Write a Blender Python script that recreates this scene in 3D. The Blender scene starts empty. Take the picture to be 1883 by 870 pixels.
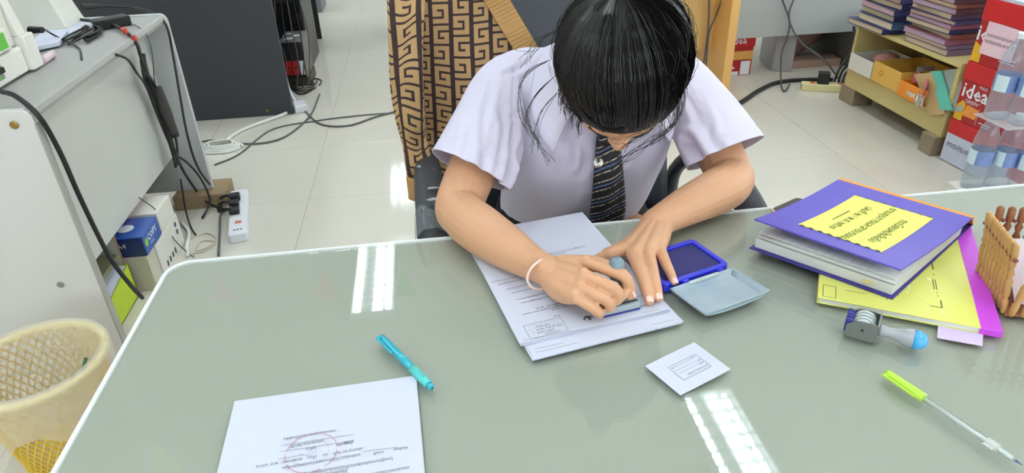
import bpy, bmesh, math, random
import numpy as np
from mathutils import Vector, Matrix

random.seed(7)
rng = np.random.default_rng(7)
scene = bpy.context.scene
C = scene.collection

# ------------------------------------------------------------------ camera
cam_data = bpy.data.cameras.new('camera')
cam_data.sensor_width = 36.0
cam_data.lens = 24.035
cam_data.clip_start = 0.02
cam = bpy.data.objects.new('camera', cam_data)
C.objects.link(cam)
cam.matrix_world = Matrix((
    (0.990815, 0.091713, -0.099366, 0.0),
    (-0.131948, 0.495040, -0.858793, 0.0),
    (-0.029572, 0.864016, 0.502595, 1.3068),
    (0, 0, 0, 1)))
scene.camera = cam

# ------------------------------------------------------------------ world, exposure
world = bpy.data.worlds.new('world')
scene.world = world
world.use_nodes = True
world.node_tree.nodes['Background'].inputs[0].default_value = (0.9, 0.95, 1.0, 1)
world.node_tree.nodes['Background'].inputs[1].default_value = 5.0
scene.view_settings.view_transform = 'Standard'
scene.view_settings.look = 'None'
scene.view_settings.gamma = 1.0
scene.view_settings.use_curve_mapping = False
scene.view_settings.exposure = 0.0
LAMP = 25.5          # emission of the fluorescent strips

# ------------------------------------------------------------------ materials
def lin(c):
    r = []
    for v in c:
        v = v / 255.0
        r.append(v / 12.92 if v <= 0.04045 else ((v + 0.055) / 1.055) ** 2.4)
    return (r[0], r[1], r[2], 1.0)

MATS = {}
def mat(name, rgb, rough=0.5, metal=0.0, var=0.0, scale=30.0, bump=0.0, bscale=200.0, coat=0.0,
        sss=0.0, spec=0.5, rgb2=None, stretch=None):
    """Principled surface with a noise driven colour variation and fine relief."""
    if name in MATS: return MATS[name]
    m = bpy.data.materials.new(name); m.use_nodes = True
    nt = m.node_tree; b = nt.nodes['Principled BSDF']
    b.inputs['Roughness'].default_value = rough
    b.inputs['Metallic'].default_value = metal
    b.inputs['Coat Weight'].default_value = coat
    b.inputs['Coat Roughness'].default_value = 0.05
    b.inputs['Specular IOR Level'].default_value = spec
    if sss:
        b.inputs['Subsurface Weight'].default_value = sss
        b.inputs['Subsurface Scale'].default_value = 0.006
        b.inputs['Subsurface Radius'].default_value = (1.0, 0.35, 0.2)
    tc = nt.nodes.new('ShaderNodeTexCoord')
    src = tc.outputs['Object']
    if stretch:
        mp = nt.nodes.new('ShaderNodeMapping'); mp.inputs['Scale'].default_value = stretch
        nt.links.new(src, mp.inputs['Vector']); src = mp.outputs['Vector']
    nz = nt.nodes.new('ShaderNodeTexNoise'); nz.inputs['Scale'].default_value = scale
    nz.inputs['Detail'].default_value = 4.0
    nt.links.new(src, nz.inputs['Vector'])
    mx = nt.nodes.new('ShaderNodeMix'); mx.data_type = 'RGBA'
    a = lin(rgb)
    if rgb2 is None:
        k = var if var else 0.03
        c1 = tuple(max(0, v * (1 - k)) for v in a[:3]) + (1,); c2 = tuple(min(1, v * (1 + k)) for v in a[:3]) + (1,)
    else:
        c1, c2 = a, lin(rgb2)
    mx.inputs['A'].default_value = c1; mx.inputs['B'].default_value = c2
    nt.links.new(nz.outputs['Fac'], mx.inputs['Factor'])
    nt.links.new(mx.outputs['Result'], b.inputs['Base Color'])
    if bump:
        n2 = nt.nodes.new('ShaderNodeTexNoise'); n2.inputs['Scale'].default_value = bscale
        n2.inputs['Detail'].default_value = 3.0
        nt.links.new(src, n2.inputs['Vector'])
        bp = nt.nodes.new('ShaderNodeBump'); bp.inputs['Strength'].default_value = bump
        bp.inputs['Distance'].default_value = 0.002
        nt.links.new(n2.outputs['Fac'], bp.inputs['Height'])
        nt.links.new(bp.outputs['Normal'], b.inputs['Normal'])
    MATS[name] = m
    return m

def clear_mat(name, rgb, gloss_rough=0.03, ior=1.5, milky=0.0, milk=(255, 255, 255)):
    """Clear sheet: lets light straight through with a tint, mirrors by Fresnel, optional milky share."""
    if name in MATS: return MATS[name]
    m = bpy.data.materials.new(name); m.use_nodes = True
    nt = m.node_tree; nt.nodes.clear()
    out = nt.nodes.new('ShaderNodeOutputMaterial')
    tr = nt.nodes.new('ShaderNodeBsdfTransparent'); tr.inputs[0].default_value = lin(rgb)
    gl = nt.nodes.new('ShaderNodeBsdfGlossy'); gl.inputs['Roughness'].default_value = gloss_rough
    fr = nt.nodes.new('ShaderNodeFresnel')
    ge = nt.nodes.new('ShaderNodeNewGeometry'); io = nt.nodes.new('ShaderNodeMapRange')      # same index from both sides: a thin sheet
    io.inputs['To Min'].default_value = ior; io.inputs['To Max'].default_value = 1.0 / ior
    nt.links.new(ge.outputs['Backfacing'], io.inputs['Value']); nt.links.new(io.outputs[0], fr.inputs['IOR'])
    a = nt.nodes.new('ShaderNodeMixShader')
    nt.links.new(fr.outputs[0], a.inputs[0]); nt.links.new(tr.outputs[0], a.inputs[1]); nt.links.new(gl.outputs[0], a.inputs[2])
    last = a
    if milky:
        nz = nt.nodes.new('ShaderNodeTexNoise'); nz.inputs['Scale'].default_value = 9
        mr = nt.nodes.new('ShaderNodeMapRange'); mr.inputs['To Min'].default_value = milky * 0.85; mr.inputs['To Max'].default_value = min(1, milky * 1.15)
        nt.links.new(nz.outputs['Fac'], mr.inputs['Value'])
        df = nt.nodes.new('ShaderNodeBsdfDiffuse'); df.inputs[0].default_value = lin(milk)
        tl = nt.nodes.new('ShaderNodeBsdfTranslucent'); tl.inputs[0].default_value = lin(milk)
        dm = nt.nodes.new('ShaderNodeMixShader'); dm.inputs[0].default_value = 0.4
        nt.links.new(df.outputs[0], dm.inputs[1]); nt.links.new(tl.outputs[0], dm.inputs[2])
        b = nt.nodes.new('ShaderNodeMixShader')
        nt.links.new(mr.outputs[0], b.inputs[0]); nt.links.new(a.outputs[0], b.inputs[1]); nt.links.new(dm.outputs[0], b.inputs[2])
        last = b
    nt.links.new(last.outputs[0], out.inputs[0])
    MATS[name] = m
    return m

def emit_mat(name, rgb, strength):
    if name in MATS: return MATS[name]
    m = bpy.data.materials.new(name); m.use_nodes = True
    b = m.node_tree.nodes['Principled BSDF']
    b.inputs['Base Color'].default_value = lin(rgb)
    b.inputs['Emission Color'].default_value = lin(rgb)
    b.inputs['Emission Strength'].default_value = strength
    MATS[name] = m
    return m

# ------------------------------------------------------------------ mesh building
def cr(pts, n):
    """Catmull-Rom samples through pts (tuples of any length), n per span."""
    P = [np.array(p, float) for p in pts]
    if len(P) < 3:
        return [P[0] + (P[-1] - P[0]) * t for t in np.linspace(0, 1, n + 1)]
    P = [2 * P[0] - P[1]] + P + [2 * P[-1] - P[-2]]
    out = []
    for i in range(1, len(P) - 2):
        a, b, c, d = P[i - 1], P[i], P[i + 1], P[i + 2]
        for k in range(n):
            t = k / n
            out.append(0.5 * ((2 * b) + (c - a) * t + (2 * a - 5 * b + 4 * c - d) * t * t + (3 * b - a - 3 * c + d) * t ** 3))
    out.append(P[-2])
    return out

class MB:
    def __init__(s): s.v = []; s.f = []; s.mi = []; s.m = 0
    def add(s, v, f):
        o = len(s.v); s.v += [tuple(map(float, p)) for p in v]; s.f += [tuple(i + o for i in q) for q in f]; s.mi += [s.m] * len(f)
        return s
    def box(s, x0, x1, y0, y1, z0, z1):
        v = [(x, y, z) for z in (z0, z1) for y in (y0, y1) for x in (x0, x1)]
        return s.add(v, [(0, 2, 3, 1), (4, 5, 7, 6), (0, 1, 5, 4), (2, 6, 7, 3), (0, 4, 6, 2), (1, 3, 7, 5)])
    def hexa(s, b, t):
        """eight corners: four of the bottom counter-clockwise, four of the top"""
        return s.add(list(b) + list(t), [(3, 2, 1, 0), (4, 5, 6, 7), (0, 1, 5, 4), (1, 2, 6, 5), (2, 3, 7, 6), (3, 0, 4, 7)])
    def prism(s, poly, z0, z1):
        n = len(poly)
        v = [(x, y, z0) for x, y in poly] + [(x, y, z1) for x, y in poly]
        return s.add(v, [tuple(range(n))[::-1], tuple(range(n, 2 * n))] + [(i, (i + 1) % n, n + (i + 1) % n, n + i) for i in range(n)])
    def lathe(s, prof, n=24, o=(0, 0, 0), axis=None, cap=True):
        """prof: list of (radius, height) about +z, or about axis"""
        M = Matrix.Identity(3) if axis is None else Vector((0, 0, 1)).rotation_difference(Vector(axis)).to_matrix()
        v = []; f = []
        for r, h in prof:
            for k in range(n):
                a = 2 * math.pi * k / n
                p = M @ Vector((r * math.cos(a), r * math.sin(a), h)); v.append((p.x + o[0], p.y + o[1], p.z + o[2]))
        for i in range(len(prof) - 1):
            for k in range(n):
                f.append((i * n + k, i * n + (k + 1) % n, (i + 1) * n + (k + 1) % n, (i + 1) * n + k))
        if cap:
            f.append(tuple(range(n))[::-1]); f.append(tuple(range((len(prof) - 1) * n, len(prof) * n)))
        return s.add(v, f)
    def tube(s, pts, r, n=8, span=5, closed=False, smooth=True):
        P = cr(pts, span) if smooth else [np.array(p, float) for p in pts]
        P = [Vector(p[:3]) for p in P]
        N = len(P); up = None; v = []; f = []
        R = r if hasattr(r, '__len__') else [r, r]
        for i, p in enumerate(P):
            d = (P[min(i + 1, N - 1)] - P[max(i - 1, 0)]).normalized()
            if up is None: up = d.orthogonal().normalized()
            up = (up - d * up.dot(d)).normalized(); sd = d.cross(up)
            t = i / (N - 1) * (len(R) - 1); j = min(int(t), len(R) - 2); rr = R[j] + (R[j + 1] - R[j]) * (t - j)
            for k in range(n):
                a = 2 * math.pi * k / n; q = p + (up * math.cos(a) + sd * math.sin(a)) * rr; v.append(q)
        for i in range(N - 1):
            for k in range(n): f.append((i * n + k, i * n + (k + 1) % n, (i + 1) * n + (k + 1) % n, (i + 1) * n + k))
        f.append(tuple(range(n))[::-1]); f.append(tuple(range((N - 1) * n, N * n)))
        return s.add(v, f)
    def grid(s, fn, nu, nv, closed_u=False):
        v = [fn(i / nu, j / nv) for j in range(nv + 1) for i in range(nu + (0 if closed_u else 1))]
        w = nu if closed_u else nu + 1
        f = [(j * w + i, j * w + (i + 1) % w, (j + 1) * w + (i + 1) % w, (j + 1) * w + i) for j in range(nv) for i in range(nu)]
        return s.add(v, f)
    def ball(s, c, r, n=12, m=8):
        r = r if hasattr(r, '__len__') else (r, r, r)
        prof = [(math.sin(math.pi * k / m), -math.cos(math.pi * k / m)) for k in range(m + 1)]
        v = []; f = []
        for a, h in prof:
            for k in range(n):
                t = 2 * math.pi * k / n; v.append((c[0] + r[0] * a * math.cos(t), c[1] + r[1] * a * math.sin(t), c[2] + r[2] * h))
        for i in range(m):
            for k in range(n): f.append((i * n + k, i * n + (k + 1) % n, (i + 1) * n + (k + 1) % n, (i + 1) * n + k))
        return s.add(v, f)
    def line(s, x0, y0, x1, y1, w, z=0.0):
        d = Vector((x1 - x0, y1 - y0)); n = Vector((-d.y, d.x)).normalized() * w / 2
        return s.add([(x0 - n.x, y0 - n.y, z), (x1 - n.x, y1 - n.y, z), (x1 + n.x, y1 + n.y, z), (x0 + n.x, y0 + n.y, z)], [(0, 1, 2, 3)])
    def rect(s, x0, y0, x1, y1, w, z=0.0):
        s.line(x0, y0, x1, y0, w, z); s.line(x1, y0, x1, y1, w, z); s.line(x1, y1, x0, y1, w, z); return s.line(x0, y1, x0, y0, w, z)
    def text(s, body, x, y, size, ang=0.0, align='LEFT', z=0.0, res=1, bold=0.0):
        c = bpy.data.curves.new('lettering', 'FONT'); c.body = body; c.size = size; c.align_x = align; c.resolution_u = res
        if bold: c.offset = bold
        o = bpy.data.objects.new('lettering', c); m = o.to_mesh()
        ca, sa = math.cos(ang), math.sin(ang)
        v = [(x + ca * p.co.x - sa * p.co.y, y + sa * p.co.x + ca * p.co.y, z) for p in m.vertices]
        f = [tuple(p.vertices) for p in m.polygons]
        o.to_mesh_clear(); bpy.data.objects.remove(o); bpy.data.curves.remove(c)
        return s.add(v, f)
    def xf(s, M, start=0):
        for i in range(start, len(s.v)):
            p = M @ Vector(s.v[i]); s.v[i] = (p.x, p.y, p.z)
        return s
    def mesh(s, name):
        me = bpy.data.meshes.new(name); me.from_pydata(s.v, [], s.f); me.update()
        return me
    def build(s, name, mats, parent=None, loc=None, rot=None, smooth=False, bevel=0.0, sub=0, solid=0.0, kind=None, seg=2, fix=True):
        me = s.mesh(name)
        if not isinstance(mats, (list, tuple)): mats = [mats]
        for m in mats: me.materials.append(m)
        if len(mats) > 1: me.polygons.foreach_set('material_index', s.mi)
        if fix:
            bm = bmesh.new(); bm.from_mesh(me)
            if not solid: bmesh.ops.recalc_face_normals(bm, faces=bm.faces)
            bm.to_mesh(me); bm.free()
        if smooth: me.polygons.foreach_set('use_smooth', [True] * len(me.polygons))
        o = bpy.data.objects.new(name, me); C.objects.link(o)
        if parent: o.parent = parent
        if loc: o.location = loc
        if rot: o.rotation_euler = rot if hasattr(rot, '__len__') else (0, 0, rot)
        if solid:
            md = o.modifiers.new('thickness', 'SOLIDIFY'); md.thickness = solid; md.offset = 0
        if bevel:
            md = o.modifiers.new('bevel', 'BEVEL'); md.width = bevel; md.segments = seg; md.limit_method = 'ANGLE'; md.angle_limit = 0.6
        if sub:
            md = o.modifiers.new('subdivision', 'SUBSURF'); md.levels = sub; md.render_levels = sub
        if kind: o['kind'] = kind
        return o

def tag(o, label=None, cat=None, group=None, kind=None):
    if label: o['label'] = label
    if cat: o['category'] = cat
    if group: o['group'] = group
    if kind: o['kind'] = kind
    return o
def thing(name, label, cat, loc=(0, 0, 0), rz=0.0, group=None):
    o = bpy.data.objects.new(name, None); C.objects.link(o)
    o.empty_display_size = 0.02
    o.location = loc; o.rotation_euler = (0, 0, rz)
    return tag(o, label, cat, group)
def copy_part(o, parent):
    c = o.copy(); C.objects.link(c); c.parent = parent
    for ch in o.children: copy_part(ch, c)
    return c
def rrect(x0, x1, y0, y1, r, n=6):
    P = []
    for cx, cy, a0 in ((x1 - r, y1 - r, 0), (x0 + r, y1 - r, 90), (x0 + r, y0 + r, 180), (x1 - r, y0 + r, 270)):
        for k in range(n + 1):
            a = math.radians(a0 + 90 * k / n); P.append((cx + r * math.cos(a), cy + r * math.sin(a)))
    return P
def ring_prism(mb, outer, inner, z0, z1):
    n = len(outer)
    v = [(x, y, z0) for x, y in outer] + [(x, y, z1) for x, y in outer] + [(x, y, z0) for x, y in inner] + [(x, y, z1) for x, y in inner]
    f = []
    for i in range(n):
        j = (i + 1) % n
        f += [(i, j, n + j, n + i), (2 * n + j, 2 * n + i, 3 * n + i, 3 * n + j), (n + i, n + j, 3 * n + j, 3 * n + i), (j, i, 2 * n + i, 2 * n + j)]
    return mb.add(v, f)
D2R = math.pi / 180

# ------------------------------------------------------------------ the room
floor = MB().box(-3.9, 5.5, -3.9, 11.9, -0.06, -0.0025).build('floor', mat('grout', (184, 180, 170), 0.5))
tag(floor, 'glossy cream tiled office floor', kind='structure')
tile_m = mat('floor_tile', (214, 209, 198), 0.07, var=0.05, scale=1.6, spec=0.5)
tmesh = None
TX, TY, TS = -0.556, 2.704, 0.6
for j in range(-5, 13):
    for i in range(-5, 9):
        x, y = TX + i * TS, TY + j * TS
        if x < -3.8 or x > 5.0 or y > 10.2: continue
        if tmesh is None:
            t = MB().box(0.0009, TS - 0.0009, 0.0009, TS - 0.0009, -0.0025, 0).build('tile', tile_m, floor, bevel=0.0007, seg=1)
            tmesh = t.data; proto_tile = t; t.location = (x, y, 0)
        else:
            t = proto_tile.copy(); C.objects.link(t); t.parent = floor; t.location = (x, y, 0)

wall_m = mat('wall_paint', (224, 224, 218), 0.8, var=0.02, scale=3, bump=0.05)
def wall(name, *b):
    return tag(MB().box(*b).build(name, wall_m), 'plain off-white painted office wall', kind='structure')
wall('wall_left', -4.0, -3.9, -4.0, 12.0, -0.05, 2.95)
def window_wall(name, axis, c0, c1, s0, s1, openings, z0, z1):
    """wall along an axis with window openings [a, b] between z0 and z1"""
    m = MB(); bx = (lambda a, b, za, zb: m.box(c0, c1, a, b, za, zb)) if axis == 'y' else (lambda a, b, za, zb: m.box(a, b, c0, c1, za, zb))
    bx(s0, s1, -.05, z0); bx(s0, s1, z1, 2.95); e = s0
    for a, b in openings + [(s1, s1)]:
        bx(e, a, z0, z1); e = b
    return tag(m.build(name, wall_m), 'off-white painted office wall with windows', kind='structure')
NWIN = [0]
def window(axis, c, a, b, z0, z1):
    NWIN[0] += 1; w = thing('window_%d' % NWIN[0], 'aluminium framed office window', None, (0, 0, 0)); w['kind'] = 'structure'
    al = mat('window_aluminium', (190, 192, 194), .4, metal=.6)
    def bar(u0, u1, v0, v1, d=.03): return MB().box(c - d, c + d, u0, u1, v0, v1) if axis == 'y' else MB().box(u0, u1, c - d, c + d, v0, v1)
    for u0, u1, v0, v1 in ((a, b, z0, z0 + .05), (a, b, z1 - .05, z1), (a, a + .05, z0, z1), (b - .05, b, z0, z1), ((a + b) / 2 - .025, (a + b) / 2 + .025, z0, z1)):
        bar(u0, u1, v0, v1).build('window_frame', al, w)
    for u0, u1 in ((a + .05, (a + b) / 2 - .025), ((a + b) / 2 + .025, b - .05)):
        bar(u0, u1, z0 + .05, z1 - .05, .003).build('pane', clear_mat('window_glass', (250, 252, 251), .02, 1.45), w)
WF = [(-3.4, -1.1), (-.6, 1.7), (2.2, 4.5)]; WR = [(-3.0, -.7), (-.2, 2.1), (2.6, 4.9), (5.4, 7.7)]
window_wall('wall_right', 'y', 5.5, 5.6, -4.0, 12.0, WR, .95, 2.45)
window_wall('wall_front', 'x', -4.0, -3.9, -4.0, 5.6, WF, .95, 2.45)
for a, b in WF: window('x', -3.95, a, b, .95, 2.45)
for a, b in WR: window('y', 5.55, a, b, .95, 2.45)
wall('wall_back', -4.0, 5.6, 11.9, 12.0, -0.05, 2.95)
tag(MB().box(-4.0, 5.6, -4.0, 12.0, 2.95, 3.0).build('ceiling', mat('ceiling_paint', (232, 232, 228), 0.9, var=0.02)), 'white ceiling with louvred fluorescent lights', kind='structure')

tube_m = emit_mat('lamp_tube', (240, 250, 255), LAMP)
white_steel = mat('white_steel', (232, 234, 232), 0.35)
louvre_m = mat('louvre_metal', (200, 206, 206), 0.25, metal=0.6)
def fixture(x, y, label):
    """recessed fluorescent light, 0.30 x 1.2 m, tubes behind an open louvre"""
    t = thing('ceiling_light', label, 'ceiling light', (x, y, 2.9), 0, 'recessed fluorescent ceiling lights')
    m = MB(); ring_prism(m, [(-.155, -.61), (.155, -.61), (.155, .61), (-.155, .61)], [(-.14, -.595), (.14, -.595), (.14, .595), (-.14, .595)], 0.0, .05)
    m.box(-.155, .155, -.61, .61, .045, .05)
    m.build('housing', white_steel, t)
    for a, b in ((-.130, -.088), (-.005, .062), (.082, .118)):
        MB().box(a, b, -.585, .585, .034, .042).build('tube', tube_m, t)
    for a in (-.045, .072):
        MB().box(a - .002, a + .002, -.594, .594, .004, .033).build('blade', louvre_m, t)
    for k in range(13):
        yy = -.54 + k * .09
        MB().box(-.139, .139, yy - .002, yy + .002, .002, .031).build('blade', louvre_m, t)
    return t
proto_fix = None
ORD = ['last', 'nearest', 'first', 'second', 'third', 'fourth']
PLACE = ['behind the camera', 'to the camera', 'beyond the desk edge', 'beyond the desk edge', 'beyond the desk edge', 'beyond the desk edge']
for ci, (fx, cn) in enumerate(((-2.4, 'row over the grey computer desk'), (-.52, 'row over the aisle'), (1.38, 'row over the seated person'), (3.7, 'row over the bookshelf'))):
    for ri, fy in enumerate((-2.43, -.15, 2.13, 4.42, 6.7, 8.98)):
        lab = 'louvred ceiling light %s %s, %s' % (ORD[ri], PLACE[ri], cn)
        if proto_fix is None: proto_fix = fixture(fx, fy, lab)
        else:
            c = proto_fix.copy(); C.objects.link(c); c.location = (fx, fy, 2.9); c['label'] = lab
            for ch in proto_fix.children: copy_part(ch, c)

# little flags on strings under the ceiling, mirrored in the desk glass
flag_cols = {'green': (120, 200, 90), 'coral': (235, 130, 110), 'pink': (240, 160, 190), 'yellow': (225, 235, 120)}
def flag(x, y, ztop, col, label):
    m = MB().add([(-.068, -.001, 0), (.068, -.001, 0), (0, -.001, -.2), (-.068, .001, 0), (.068, .001, 0), (0, .001, -.2)],
                 [(0, 1, 2), (5, 4, 3), (0, 3, 4, 1), (1, 4, 5, 2), (2, 5, 3, 0)])
    return tag(m.build('pennant', mat('pennant_' + col, flag_cols[col], 0.7), loc=(x, y, ztop)), label, 'pennant', 'paper pennants on strings')
flag(-.25, 3.40, 2.516, 'green', 'green paper pennant mirrored beside the light strips in the desk glass')
flag(-.72, 3.45, 2.516, 'coral', 'coral paper pennant mirrored in the desk glass')
flag(-1.33, 3.55, 2.516, 'pink', 'pink paper pennant mirrored near the rounded desk corner')
flag(-1.24, 2.18, 2.48, 'yellow', 'yellow green paper pennant mirrored beside the signed document')
for ya, yb, zz, lab in ((3.36, 3.62, 2.517, 'thin white string carrying the green coral and pink pennants'), (2.18, 2.18, 2.481, 'thin white string carrying the yellow pennant')):
    tag(MB().tube([(-3.89, yb + .3 * (yb - ya), zz + .1), (-1.6, yb, zz), (-.2, ya, zz), (5.49, ya, zz + .1)], .0012, 5).build('string', white_steel), lab, 'string')
# ------------------------------------------------------------------ helpers for things given in room coordinates
def frame(loc, rz=0.0): return Matrix.Translation(Vector(loc)) @ Matrix.Rotation(rz, 4, 'Z')
def child(mb, name, mats, parent, **k):
    """part given in room coordinates, under a thing that has its own place"""
    return mb.xf(parent.matrix_basis.inverted()).build(name, mats, parent, **k)
def top(mb, name, mats, loc, rz=0.0, **k):
    """one-mesh thing given in room coordinates, with its origin at loc"""
    return mb.xf(frame(loc, rz).inverted()).build(name, mats, loc=loc, rot=rz, **k)
def subpart(mb, name, mats, parent, root, **k):
    """sub-part in room coordinates: its part has no transform of its own, root has"""
    return mb.xf(root.matrix_basis.inverted()).build(name, mats, parent, **k)
INK = mat('black_ink', (84, 84, 96), 0.8)
BLUEINK = mat('blue_ink', (70, 75, 150), 0.8)
REDINK = mat('red_ink', (206, 158, 160), 0.8)
PAPER = mat('white_paper', (207, 210, 228), 0.85, var=0.02, scale=8)

# ------------------------------------------------------------------ the desk
desk = thing('desk', 'large desk with a green grey top under glass and a white edge', 'desk', (0.5, 0.6, 0))
DX0, DX1, DY0, DY1 = -.432, 1.50, .17, .977
child(MB().prism(rrect(DX0 + .006, DX1 - .006, DY0 + .006, DY1 - .006, .034), .715, .7435), 'tabletop', mat('desk_laminate', (172, 176, 165), 0.55, var=0.025, scale=5), desk)
m = MB(); ring_prism(m, rrect(DX0, DX1, DY0, DY1, .038), rrect(DX0 + .0065, DX1 - .0065, DY0 + .0065, DY1 - .0065, .033), .713, .7475)
child(m, 'edge_band', mat('edge_band', (236, 240, 242), 0.25, coat=0.5), desk, bevel=.002)
child(MB().prism(rrect(DX0 + .009, DX1 - .009, DY0 + .009, DY1 - .009, .032, 8), .7440, .7500), 'glass_top', clear_mat('desk_glass', (253, 254, 253), 0.015, 1.5), desk, bevel=.0012)
steel_grey = mat('desk_panel_grey', (190, 192, 188), 0.45)
for x0 in (DX0 + .05, DX1 - .075):
    child(MB().box(x0, x0 + .025, DY0 + .06, DY1 - .10, 0, .715), 'side_panel', steel_grey, desk, bevel=.002)
child(MB().box(DX0 + .075, DX1 - .075, DY0 + .10, DY0 + .118, .25, .715), 'modesty_panel', steel_grey, desk)
ZT = .7501

# ------------------------------------------------------------------ papers
def sheet_fn(w, h, wav=.0006, seed=0, curl=0.0):
    r = random.Random(seed); a, b, c = (r.uniform(0, 6) for _ in range(3))
    def f(u, v):
        z = wav * (1 + math.sin(3.1 * u + a) * math.sin(2.6 * v + b)) + curl * max(0, u - .72) ** 2 * max(0, .35 - v) * 30
        return ((u - .5) * w, (v - .5) * h, z)
    return f
def sheet(name, label, loc, rz, w=.21, h=.297, mats=PAPER, wav=.0005, seed=0, curl=0.0, group=None, thick=.0004, cat='paper', n=14):
    o = MB().grid(sheet_fn(w, h, wav, seed, curl), n, n).build(name, mats, loc=loc, rot=rz, solid=thick)
    return tag(o, label, cat, group)
# the document near the camera
RZ1 = 2.4 * D2R
u = Vector((math.cos(RZ1), math.sin(RZ1))); w_ = Vector((-u.y, u.x))
p1 = Vector((-.258, .630)) + u * .105 - w_ * .1485
sheet('document', 'blank second sheet lying under the signed document', (p1.x + .0012, p1.y - .001, ZT + .0003), RZ1 + .004, seed=3)
doc = sheet('document', 'white document with faint red round seal and printed lines, beside teal pen', (p1.x, p1.y, ZT + .0012), RZ1, seed=3)
m = MB(); FL = math.pi + 4.0 * D2R
def wt(mb, s, p, size, ang=FL, align='LEFT', z=ZT + .0028, **k): return mb.text(s, p[0], p[1], size, ang, align, z, **k)
wt(m, 'คณะกรรมการตรวจรับพัสดุ', (-0.1365, 0.5649, 0.7500), .0052)
wt(m, 'นายสมชาย ใจกล้า', (-0.1481, 0.5517, 0.7500), .0050); wt(m, 'ตำแหน่ง', (-0.1163, 0.5442, 0.7500), .0050)
wt(m, 'ลงชื่อ                     ๑๕๖๔', (-0.1153, 0.5464, 0.7500), .0050)
wt(m, 'ประธาน ณ วันที่    ๑๐    เดือน   พฤษภาคม   พ.ศ. ๒๕๖๗', (-0.1053, 0.5340, 0.7500), .0050)
wt(m, 'จึงเรียน', (-0.0576, 0.5278, 0.7500), .0050); wt(m, 'ตามที่', (-0.0827, 0.5258, 0.7500), .0050)
wt(m, 'ขอรับรองว่าได้ตรวจสอบเอกสารถูกต้อง', (-0.1072, 0.5260, 0.7500), .0052)
wt(m, 'โดยผู้รับการคัดเลือกแล้วมีคุณสมบัติครบถ้วน ตามประกาศกำหนด ได้ทุกประการ', (-0.0734, 0.5154, 0.7500), .0052)
wt(m, 'ขอแสดงความนับถืออย่างสูง', (-0.0565, 0.5004, 0.7500), .0052); wt(m, 'ได้แก่หลักเกณฑ์และวิธีการ', (-0.1193, 0.5069, 0.7500), .0052)
for a, b in (((-0.1927, 0.5503, 0.7500), (-0.1164, 0.5544, 0.7500)), ((-0.1931, 0.5420, 0.7500), (-0.1221, 0.5443, 0.7500)), ((-0.1931, 0.5316, 0.7500), (-0.1665, 0.5333, 0.7500)), ((-0.1056, 0.5280, 0.7500), (-0.0691, 0.5281, 0.7500))):
    m.line(a[0], a[1], b[0], b[1], .0004, ZT + .0028)
child(m, 'printed_text', INK, doc, kind='stuff')
m = MB(); cx, cy, _ = (-0.1595, 0.5359, 0.7500)
for r0, r1 in ((.0275, .0265), (.0185, .018)):
    n = 40
    m.add([(cx + r * math.cos(6.2832 * k / n), cy + r * math.sin(6.2832 * k / n), ZT + .0026) for k in range(n) for r in (r0, r1)],
          [(2 * k, 2 * ((k + 1) % n), 2 * ((k + 1) % n) + 1, 2 * k + 1) for k in range(n) if (k * 7) % 11 > (1 if r0 > .02 else 5)])
child(m, 'round_seal', REDINK, doc)
m = MB().tube([(cx - .004, cy - .002, ZT + .0029), (cx + .002, cy + .005, ZT + .0029), (cx + .005, cy + .002, ZT + .0029), (cx - .001, cy - .004, ZT + .0029), (cx - .012, cy - .001, ZT + .0029)], .00013, 4)
child(m, 'signature', BLUEINK, doc)

# the stack being stamped
RZ2 = 11.5 * D2R
def stack_pos(bl, rz):
    u = Vector((math.cos(rz), math.sin(rz))); v = Vector((-u.y, u.x)); return Vector(bl[:2]) + u * .105 + v * .1485
pl = stack_pos((.0945, .643), RZ2)
for k, (dx, dy, da) in enumerate(((0, 0, 0), (.0015, .0012, .006))):
    sheet('document', ('lowest' if k == 0 else 'second lowest') + ' sheet of the stack being stamped', (pl.x + dx, pl.y + dy, ZT + .0003 + .0009 * k), RZ2 + da, seed=5, group='sheets of the stack being stamped')
pu = stack_pos((.0845, .671), RZ2 - .02)
names = ['third sheet from below in the stack being stamped', 'fourth sheet from below in the stack being stamped', 'sheet just under the top one of the stack being stamped', 'top sheet of the stack under the hand stamp, with boxed print']
for k in range(4):
    st = sheet('document', names[k], (pu.x - .0004 * k + (.0015 if k == 1 else 0), pu.y + .0003 * k, ZT + .0023 + .0010 * k), RZ2 - .02 + .005 * ((k * 5) % 3 - 1), seed=5, wav=.0003, curl=.0006 * k, group='sheets of the stack being stamped')
ZS = ZT + .0023 + .0030 + .0014        # ink level on the top sheet
m = MB(); F2 = math.pi + 12.5 * D2R
bx0 = Matrix.Translation(Vector((0.0923, 0.7070, 0.7500))) @ Matrix.Rotation(11.0 * D2R, 4, 'Z')
b = MB().rect(0, 0, .052, -.029, .0005, 0)
b.text('มหาวิทยาลัย', .041, -.0245, .0042, math.pi); b.text('เลขรับ ๒๓๔๕', .036, -.0195, .0048, math.pi); b.text('วันที่ ๑๕ พ.ค. ๒๕๖๗', .049, -.0130, .0046, math.pi); b.text('เวลา ๑๕.๔๓', .034, -.0070, .0044, math.pi)
for yy in (-.004, -.0105, -.017): b.line(.003, yy, .05, yy, .0002)
m.add([bx0 @ Vector(p) for p in b.v], b.f)
for i in range(len(m.v)): m.v[i] = (m.v[i][0], m.v[i][1], ZS)
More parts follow.
